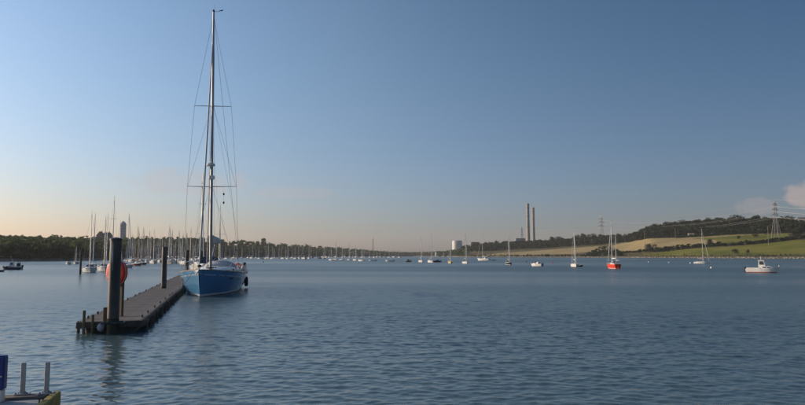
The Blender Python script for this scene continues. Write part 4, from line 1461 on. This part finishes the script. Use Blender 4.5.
# ------------------------------------------------------------------ near dock corner, bottom left
M_GREYD = mat('grey_decking', (0.30, 0.31, 0.32), rough=0.75, col2=(0.46, 0.47, 0.48), scale=4, bump=.3, detail=8)
M_YEDGE = mat('yellow_edging', (0.50, 0.36, 0.06), rough=0.7, col2=(0.24, 0.16, 0.05), scale=5, bump=.3, detail=9)
M_SIGNB = mat('sign_blue', (0.010, 0.030, 0.190), rough=0.35, var=0.06)
DO = Vector((-6.19, 11.67, 0))
NDK = empty('near_dock', DO, math.radians(16), 'grey boarded dock corner with yellow edging at the bottom left', 'dock')
for i in range(48):
    MB().bevbox((-3.1 + R.uniform(-.005, .005), -.28 - i * .152, .485), (5.95, .14, .035), .005).build('board', M_GREYD, NDK)
MB().bevbox((-.06, -3.76, .43), (.14, 7.6, .26), .02).build('edge_timber', M_YEDGE, NDK)
MB().bevbox((-3.13, -.10, .38), (6.0, .16, .24), .02).build('edge_timber', M_WALER, NDK)
MB().bevbox((-3.1, -.16, .525), (5.9, .28, .045), .01).build('kerb_board', M_PLANK, NDK)
MB().bevbox((-3.1, -3.8, .06), (5.6, 7.0, .46), .05).build('float', M_FLOAT, NDK)
for nm, px, py, lab in (('left', 22.3, 392.5, 'left of two short galvanised posts on the near dock'), ('right', 46.3, 391.8, 'right of two short galvanised posts on the near dock')):
    D = dist(py, .547) - .16
    p = at(px, D, .548)
    o = empty('steel_post', p, math.radians(16), lab, 'post', 'galvanised posts on the near dock')
    MB().bevbox((0, 0, .27), (.072, .072, .57), .006).build('upright', M_GALV, o)
    MB().bevbox((0, 0, .012), (.24, .18, .022), .004).build('base_plate', M_GALV, o)
    g = MB()
    for sx in (-1, 1):
        g.add([(sx * .036, -.01, .02), (sx * .08, -.01, .02), (sx * .036, -.01, .07), (sx * .036, .01, .02), (sx * .08, .01, .02), (sx * .036, .01, .07)], [(0, 1, 2), (5, 4, 3), (0, 3, 4, 1), (1, 4, 5, 2), (2, 5, 3, 0)])
    g.build('gusset', M_GALV, o)
    for sx in (-.09, .09):
        MB().lathe((sx, -.06, .022), [(.014, 0), (.014, .018), (.006, .022)], 6).build('bolt', M_DARKM, o)
# mooring cleat by the dock corner
p = at(41.0, 10.95, .503)
o = empty('mooring_cleat', p, math.radians(70), 'small dark mooring cleat near the dock corner', 'cleat')
MB().tube([(-.09, 0, .095), (-.04, 0, .085), (.04, 0, .085), (.09, 0, .095)], [.009, .014, .014, .009], 8).build('horns', M_DARKM, o, True)
for x in (-.035, .035):
    MB().cyl((x, 0, 0), (x, 0, .085), .012, n=8).build('stem', M_DARKM, o)
# blue and white notice box at the frame edge
p = at(-14, 11.02, .505)
o = empty('notice_box', p, math.radians(10), 'blue and white panel cut by the left edge of the picture', 'sign')
MB().bevbox((0, 0, .50), (.575, .16, .58), .02).build('panel', M_SIGNB, o)
MB().bevbox((0, 0, .105), (.54, .14, .21), .015).build('base', M_REND, o)
MB().box((.185, -.084, .44), (.15, .012, .022)).build('printed_line', M_REND, o)

# ------------------------------------------------------------------ boats on the right-hand moorings
def wlp(px, py):
    D = dist(py, 0)
    return at(px, D, 0), D


def place(px, py):
    return wlp(px, py)[0]


def mast_h(D, row):
    return zat(row, D)


RAD = math.radians


def hd(px, rel):
    """heading: rel 0 = bow towards the quay, 90 = bow to the right, -90 = bow to the left"""
    return math.pi / 2 - (math.atan2(px - CX, F) + math.pi - RAD(rel))


p, D = wlp(613.0, 268.6)
sail_boat(p, hd(613, -158), 5.9, 2.25, mast_h(D, 222), M_REDH, 'bright red two-masted yacht moored on the right', 'red_ketch', mizzen=mast_h(D, 236.5), cover=M_SAIL, sprayhood=M_SAIL, fb=(1.05, 1.02, 1.4))
p, D = wlp(702, 263.6)
sail_boat(p, hd(702, 76), 5.4, 2.0, mast_h(D, 229), M_WHITE, 'small white sloop moored broadside below the green pasture', 'white_sloop', cover=M_COVR)
p, D = wlp(763.3, 272.6)
motor_boat(p, hd(763, 82), 5.4, 2.0, M_WHITE, 'white motor boat with upright wheelhouse nearest the right edge', 'wheelhouse', stripe=M_REDH)
p, D = wlp(574.6, 266.8)
sail_boat(p, hd(574, 9), 5.6, 1.9, mast_h(D, 232), M_WHITE, 'white sloop seen bow-on left of the red ketch', 'white_sloop', motor=True, cover=M_SAIL)
p, D = wlp(580.2, 266.6)


def dinghy(p, rz, L, B, m_, label, name='rowing_dinghy', group=None):
    o = empty(name, p, rz, label, 'dinghy', group)
    hull(o, L, B, (.32, .30, .45), .14, m_, tr=.8, stripe=m_, boot=(.04, .1), stations=13, deckm=M_COVN)
    MB().box((0, 0, .30), (.22, B * .86, .04)).build('thwart', M_TEAK, o)
    MB().box((-L * .3, 0, .30), (.22, B * .8, .04)).build('thwart', M_TEAK, o)
    for s_ in (-1, 1):
        MB().tube([(-L * .48, s_ * B * .40, .33), (0, s_ * B * .5, .33), (L * .3, s_ * B * .42, .37), (L * .48, s_ * .04, .46)], .03, 5).build('gunwale', M_TEAK, o)
    return o


dinghy(p, RAD(-40), 1.7, 1.0, M_NAVY, 'small dark dinghy tied to the bow-on white sloop')
p, D = wlp(536.5, 266.3)
motor_boat(p, hd(536, -122), 3.8, 1.65, M_WHITE, 'low white motor cruiser without a mast near the middle right', 'cuddy')
p, D = wlp(508.6, 264.8)
sail_boat(p, hd(508, 14), 5.2, 1.85, mast_h(D, 232), M_BLACKH, 'black-hulled sloop with white deck moored below the chimneys', 'black_sloop', sprayhood=M_COVN, stripe=M_WHITE, cover=M_COVN)
p, D = wlp(483.5, 260.6)
sail_boat(p, hd(483, -124), 8.8, 3.2, mast_h(D, 231), M_WHITE, 'large white motor sailer moored broadside left of the chimneys', 'motor_sailer', sprayhood=M_WHITE, fb=(1.1, 1.05, 1.6), cover=M_SAIL)
p, D = wlp(493.6, 260.4)
dinghy(p, RAD(178), 2.8, 1.4, M_BLACKH, 'dark inflatable dinghy lying astern of the large white motor sailer')
p, D = wlp(465.4, 263.6)
sail_boat(p, hd(465, 14), 5.6, 1.95, mast_h(D, 232), M_WHITE, 'white sloop with dark cabin top just below the storage tank', 'white_sloop', sprayhood=M_COVN, cover=M_COVN)
p, D = wlp(450.2, 263.3)
sail_boat(p, hd(450, 6), 5.0, 1.75, mast_h(D, 241), M_YEL, 'small yellow sloop moored left of the storage tank', 'yellow_sloop', cover=M_COVG)
p, D = wlp(430.8, 262.6)
sail_boat(p, hd(430, 15), 6.2, 2.1, mast_h(D, 231.5), M_WHITE, 'white yacht with tall mast lying beside a dark launch', 'white_yacht', cover=M_COVR, sprayhood=M_WHITE)
p, D = wlp(436.9, 262.2)
motor_boat(p, RAD(178), 3.6, 1.6, M_BLACKH, 'low black launch just right of the tall-masted white yacht', 'cuddy', name='launch', canopy=M_COVN, top=M_COVN, stripe=M_BLACKH)
p, D = wlp(421.0, 262.2)
sail_boat(p, hd(421, 12), 6.0, 2.0, mast_h(D, 235), M_WHITE, 'white sloop left of the white yacht with the dark launch', 'white_sloop', cover=M_SAIL)
p, D = wlp(408.0, 261.9)
motor_boat(p, RAD(150), 3.0, 1.5, M_BLACKH, 'small dark launch alone at the middle of the water', 'wheelhouse', name='launch', top=M_COVN, mast=False, stripe=M_BLACKH)
p, D = wlp(389.4, 261.6)
motor_boat(p, RAD(172), 4.4, 1.8, M_WHITE, 'white cabin boat alone left of the small dark launch', 'cuddy')
p, D = wlp(372.2, 261.2)
motor_boat(p, RAD(170), 4.2, 1.7, M_WHITE, 'white cabin boat moored right under the radio mast', 'cuddy')
p, D = wlp(361.2, 261.2)
sail_boat(p, hd(361, 20), 6.0, 2.2, mast_h(D, 246), M_WHITE, 'white boat with dark canvas at the right end of the middle cluster', 'white_sloop', sprayhood=M_COVN, cover=M_COVN)
MID = [(355.3, 260.6, 5.2, 246, M_WHITE, 'second white sloop from the right in the middle cluster', M_COVR), (349.0, 260.4, 4.6, 243, M_GREYH, 'pale grey sloop in the middle cluster', M_COVG), (342.0, 260.5, 5.0, 247, M_WHITE, 'white sloop at the centre of the middle cluster', M_SAIL),
       (335.6, 260.5, 5.6, 241.5, M_WHITE, 'white sloop with the tallest mast in the middle cluster', M_COVR), (330.9, 260.5, 4.6, 247.5, M_WHITE, 'leftmost white sloop of the middle cluster', M_COVB),
       (323.8, 259.0, 5.6, 245, M_BLACKH, 'dark-hulled sloop left of the middle cluster', M_COVN), (287.6, 259.0, 6.0, 245.5, M_WHITE, 'lone white sloop with bright mast between the blue yacht and the middle cluster', M_SAIL), (272.3, 258.9, 6.0, 246.5, M_WHITE, 'far white sloop with thin mast just right of the lone skyline tree', M_COVB)]
for (px, py, L, row, hm, lab, cov) in MID:
    p, D = wlp(px, py)
    sail_boat(p, hd(px, R.uniform(8, 26)), L * 1.15, L * .42, mast_h(D, row), hm, lab, 'moored_sloop', 'sloops of the middle moorings', cover=cov, detail=0, wr=.02, mr=.09)
p, D = wlp(262.5, 259.2)
motor_boat(p, RAD(30), 4.0, 1.7, M_WHITE, 'tiny white launch under the lone skyline tree', 'cuddy', name='launch')
p, D = wlp(295.2, 259.1)
motor_boat(p, RAD(150), 4.2, 1.7, M_WHITE, 'tiny white launch right of the lone white sloop', 'cuddy', name='launch')
p, D = wlp(320.6, 258.6)
motor_boat(p, RAD(10), 4.5, 1.8, M_BLACKH, 'tiny dark launch at the left end of the middle cluster', 'cuddy', name='launch', top=M_COVN, canopy=M_COVN)

# mooring buoys
for i, (px, py, m_, lab) in enumerate([(711.4, 268.2, M_WHITE, 'white mooring buoy in front of the broadside white sloop'), (648.5, 262.3, M_WHITE, 'white mooring buoy right of the red ketch'), (669, 262.8, M_WHITE, 'white mooring buoy between the red ketch and the white sloop'),
                                      (690.5, 263.4, M_WHITE, 'white mooring buoy just left of the broadside white sloop'), (767.5, 259.4, M_ORANGE, 'orange mooring buoy near the shore behind the motor boat'), (552.5, 263.0, M_ORANGE, 'orange mooring buoy between the cruiser and the bow-on sloop'),
                                      (263.2, 262.3, M_COVN, 'dark buoy in the water right of the blue yacht'), (526.5, 262, M_COVN, 'dark buoy left of the white motor cruiser')]):
    p, D = wlp(px, py)
    o = empty('mooring_buoy', p, 0, lab, 'buoy', 'mooring buoys')
    r = .24 + D * .0003
    MB().lathe((0, 0, .08), [(.03, -r), (r * .7, -r * .7), (r, 0), (r * .8, r * .6), (r * .3, r * .95), (.03, r)], 14).build('float', m_, o, True)
    MB().tube([(-.06, 0, r), (-.06, 0, r + .16), (.06, 0, r + .16), (.06, 0, r)], .02, 5).build('pick_up_ring', M_DARKM, o)

# ------------------------------------------------------------------ boats on the left
p, D = wlp(11.3, 269.6)
o = motor_boat(p, RAD(197), 3.9, 1.7, M_NAVY, 'dark blue fishing boat with white wheelhouse near the left edge', 'wheelhouse', name='fishing_boat', stripe=M_NAVY)
MB().cyl((-.1, 0, 1.5), (.25, 0, 3.2), .03, .02, 6).build('derrick', M_MASTW, o)
gm = MB()
gm.tube([(-1.45, -.6, .5), (-1.45, -.6, 1.75), (-1.45, .6, 1.75), (-1.45, .6, .5)], .05, 6)
gm.build('stern_gantry', M_COVN, o)
MB().bevbox((-1.35, 0, .95), (.55, 1.1, .9), .05).build('net_bin', M_COVN, o)
p, D = wlp(-3.5, 271.8)
dinghy(p, RAD(172), 2.6, 1.2, M_NAVY, 'dark dinghy cut by the left edge of the picture')
p, D = wlp(68.4, 264.6)
motor_boat(p, RAD(-65), 4.2, 1.75, M_WHITE, 'small white launch below the left wood left of the slim pile', 'cuddy', name='launch')
p, D = wlp(76.2, 264.0)
sail_boat(p, RAD(-70), 5.2, 1.9, mast_h(D, 246), M_GREYH, 'small grey sloop below the left wood beside the slim pile', 'grey_sloop', cover=M_COVB)
p, D = wlp(89.4, 272.3)
sail_boat(p, RAD(-62), 6.4, 2.5, mast_h(D, 212.5), M_WHITE, 'white yacht with blue canvas just right of the slim dark pile', 'white_yacht', sprayhood=M_COVB, cover=M_COVB, mastm=M_ALU, spread=1)
p, D = wlp(93.2, 268.6)
sail_boat(p, RAD(-66), 7.5, 2.4, mast_h(D, 213.5), M_WHITE, 'white yacht half hidden behind the one beside the slim pile', 'white_yacht', cover=M_COVN)
p, D = wlp(103.6, 271.0)
sail_boat(p, RAD(-60), 6.4, 2.35, mast_h(D, 216.5), M_WHITE, 'white yacht with dark sail cover left of the near pile', 'white_yacht', sprayhood=M_COVB, cover=M_COVN, mastm=M_ALU)
p, D = wlp(106.0, 268.0)
sail_boat(p, RAD(-64), 7, 2.4, mast_h(D, 214.0), M_CREAM, 'cream yacht with tall mast close left of the near pile', 'cream_yacht', cover=M_COVB)
p, D = wlp(111.8, 270.0)
sail_boat(p, RAD(-66), 9, 2.8, mast_h(D, 196.5), M_WHITE, 'tall-masted yacht hidden behind the near pile', 'white_yacht', cover=M_COVB, mastm=M_ALU, spread=2)
p, D = wlp(126.8, 267.9)
sail_boat(p, RAD(-38), 5.4, 2.0, mast_h(D, 214), M_GREYH, 'grey yacht just right of the red lifebuoy', 'grey_yacht', sprayhood=M_COVB, cover=M_COVR)
p, D = wlp(118.6, 266.0)
sail_boat(p, RAD(-50), 6.5, 2.3, mast_h(D, 222), M_WHITE, 'white yacht partly behind the near pile above the lifebuoy', 'white_yacht', cover=M_COVR)
p, D = wlp(136.4, 265.9)
sail_boat(p, RAD(-35), 4.8, 2.0, mast_h(D, 226), M_DRED, 'dark red yacht with wooden mast among the left moorings', 'red_yacht', cover=M_COVR, mastm=M_MASTB)
p, D = wlp(142.0, 264.9)
sail_boat(p, RAD(-35), 5.2, 2.0, mast_h(D, 227), M_NAVY, 'navy yacht with wooden mast among the left moorings', 'navy_yacht', cover=M_COVB, mastm=M_MASTB)
# the tall yachts behind the blue one
sail_boat(at(199.8, 121, 0), RAD(-66), 12, 3.5, mast_h(121, 175), M_WHITE, 'tall-masted yacht whose mast stands just left of the blue yacht mast', 'white_yacht', mastm=M_ALU, spread=2, cover=M_COVB, wr=.01)
sail_boat(at(218.4, 128, 0), RAD(-70), 10.5, 3.3, mast_h(128, 205), M_WHITE, 'white yacht whose short mast shows right of the blue yacht mast', 'white_yacht', mastm=M_ALU, cover=M_COVG, wr=.01)
motor_boat(pon(PW + 1.75, 46.5, 0), math.radians(16 - 90), 9.0, 3.2, M_WHITE, 'white cabin cruiser moored ahead of the blue yacht on the pontoon', 'cuddy', name='cabin_cruiser')

# the crowd of yachts in the marina beyond: copies of a few kinds, each its own thing
protos = []
for i, (hm, cov, mm_, lab) in enumerate([(M_WHITE, M_COVB, M_MASTW, 'white'), (M_WHITE, M_COVR, M_ALU, 'white'), (M_NAVY, M_COVN, M_ALU, 'dark'), (M_CREAM, M_COVG, M_MASTW, 'white'), (M_WHITE, M_COVN, M_MASTB, 'white')]):
    protos.append((sail_boat((0, 0, 0), 0, 8.0, 2.7, 11.5, hm, '', 'marina_yacht', cover=cov, mastm=mm_, detail=0, wr=.018, mr=.085, spread=1 + i % 2), lab))
used = set()
spots = []
for k in range(62):
    px = 126 + (k * 1.22) + R.uniform(-.9, .9)
    D = R.uniform(210, 430) if k % 3 else R.uniform(430, 560)
    spots.append((px, D, R.uniform(.85, 1.2)))
for k in range(26):
    px = 203 + k * 4.4 + R.uniform(-1.6, 1.6)
    spots.append((px, R.uniform(560, 800), R.uniform(.85, 1.25)))
for k in range(22):
    px = 318 + k * 3.9 + R.uniform(-1.5, 1.5)
    spots.append((px, R.uniform(900, 1250), R.uniform(.9, 1.3)))
for k, (px, D, sc_) in enumerate(spots):
    Ds, hs = col_profile(px)
    D = min(D, Ds[1] - 25)
    i = R.choice([0, 0, 1, 1, 2, 3, 3, 4])
    pr, cl_ = protos[i]
    if i not in used:
        used.add(i)
        o = pr
    else:
        o = copy_tree(pr)
    o.location = at(px, D, 0)
    o.rotation_euler = (0, 0, RAD(R.choice([-62, 118]) + R.uniform(-14, 14)))
    o.scale = (sc_, sc_, sc_)
    if px < 203:
        tag(o, '%s yacht in the crowd of masts between the near pile and the blue yacht' % ('dark-hulled' if i == 2 else ('wooden-masted' if i == 4 else 'pale')), 'sailing boat', 'yachts crowded in the left marina')
    elif px < 318:
        tag(o, 'tiny %s yacht on the far moorings right of the blue yacht' % ('dark-hulled' if i == 2 else 'pale'), 'sailing boat', 'yachts on the far moorings')
    else:
        tag(o, 'tiny %s yacht on the farthest moorings at the middle of the estuary' % ('dark-hulled' if i == 2 else 'pale'), 'sailing boat', 'yachts on the farthest moorings')



# ------------------------------------------------------------------ evening haze over the estuary
hz = MB().box((0, 0, 80), (11000, 11000, 166))
m = bpy.data.materials.new('haze')
m.use_nodes = True
nt = m.node_tree
nt.nodes.remove(nt.nodes['Principled BSDF'])
pv = nt.nodes.new('ShaderNodeVolumePrincipled')
pv.inputs['Color'].default_value = (0.93, 0.94, 0.97, 1)
pv.inputs['Density'].default_value = 0.000075
pv.inputs['Anisotropy'].default_value = 0.25
nt.links.new(pv.outputs[0], nt.nodes['Material Output'].inputs['Volume'])
haze = hz.build('haze', m)
tag(haze, kind='stuff')
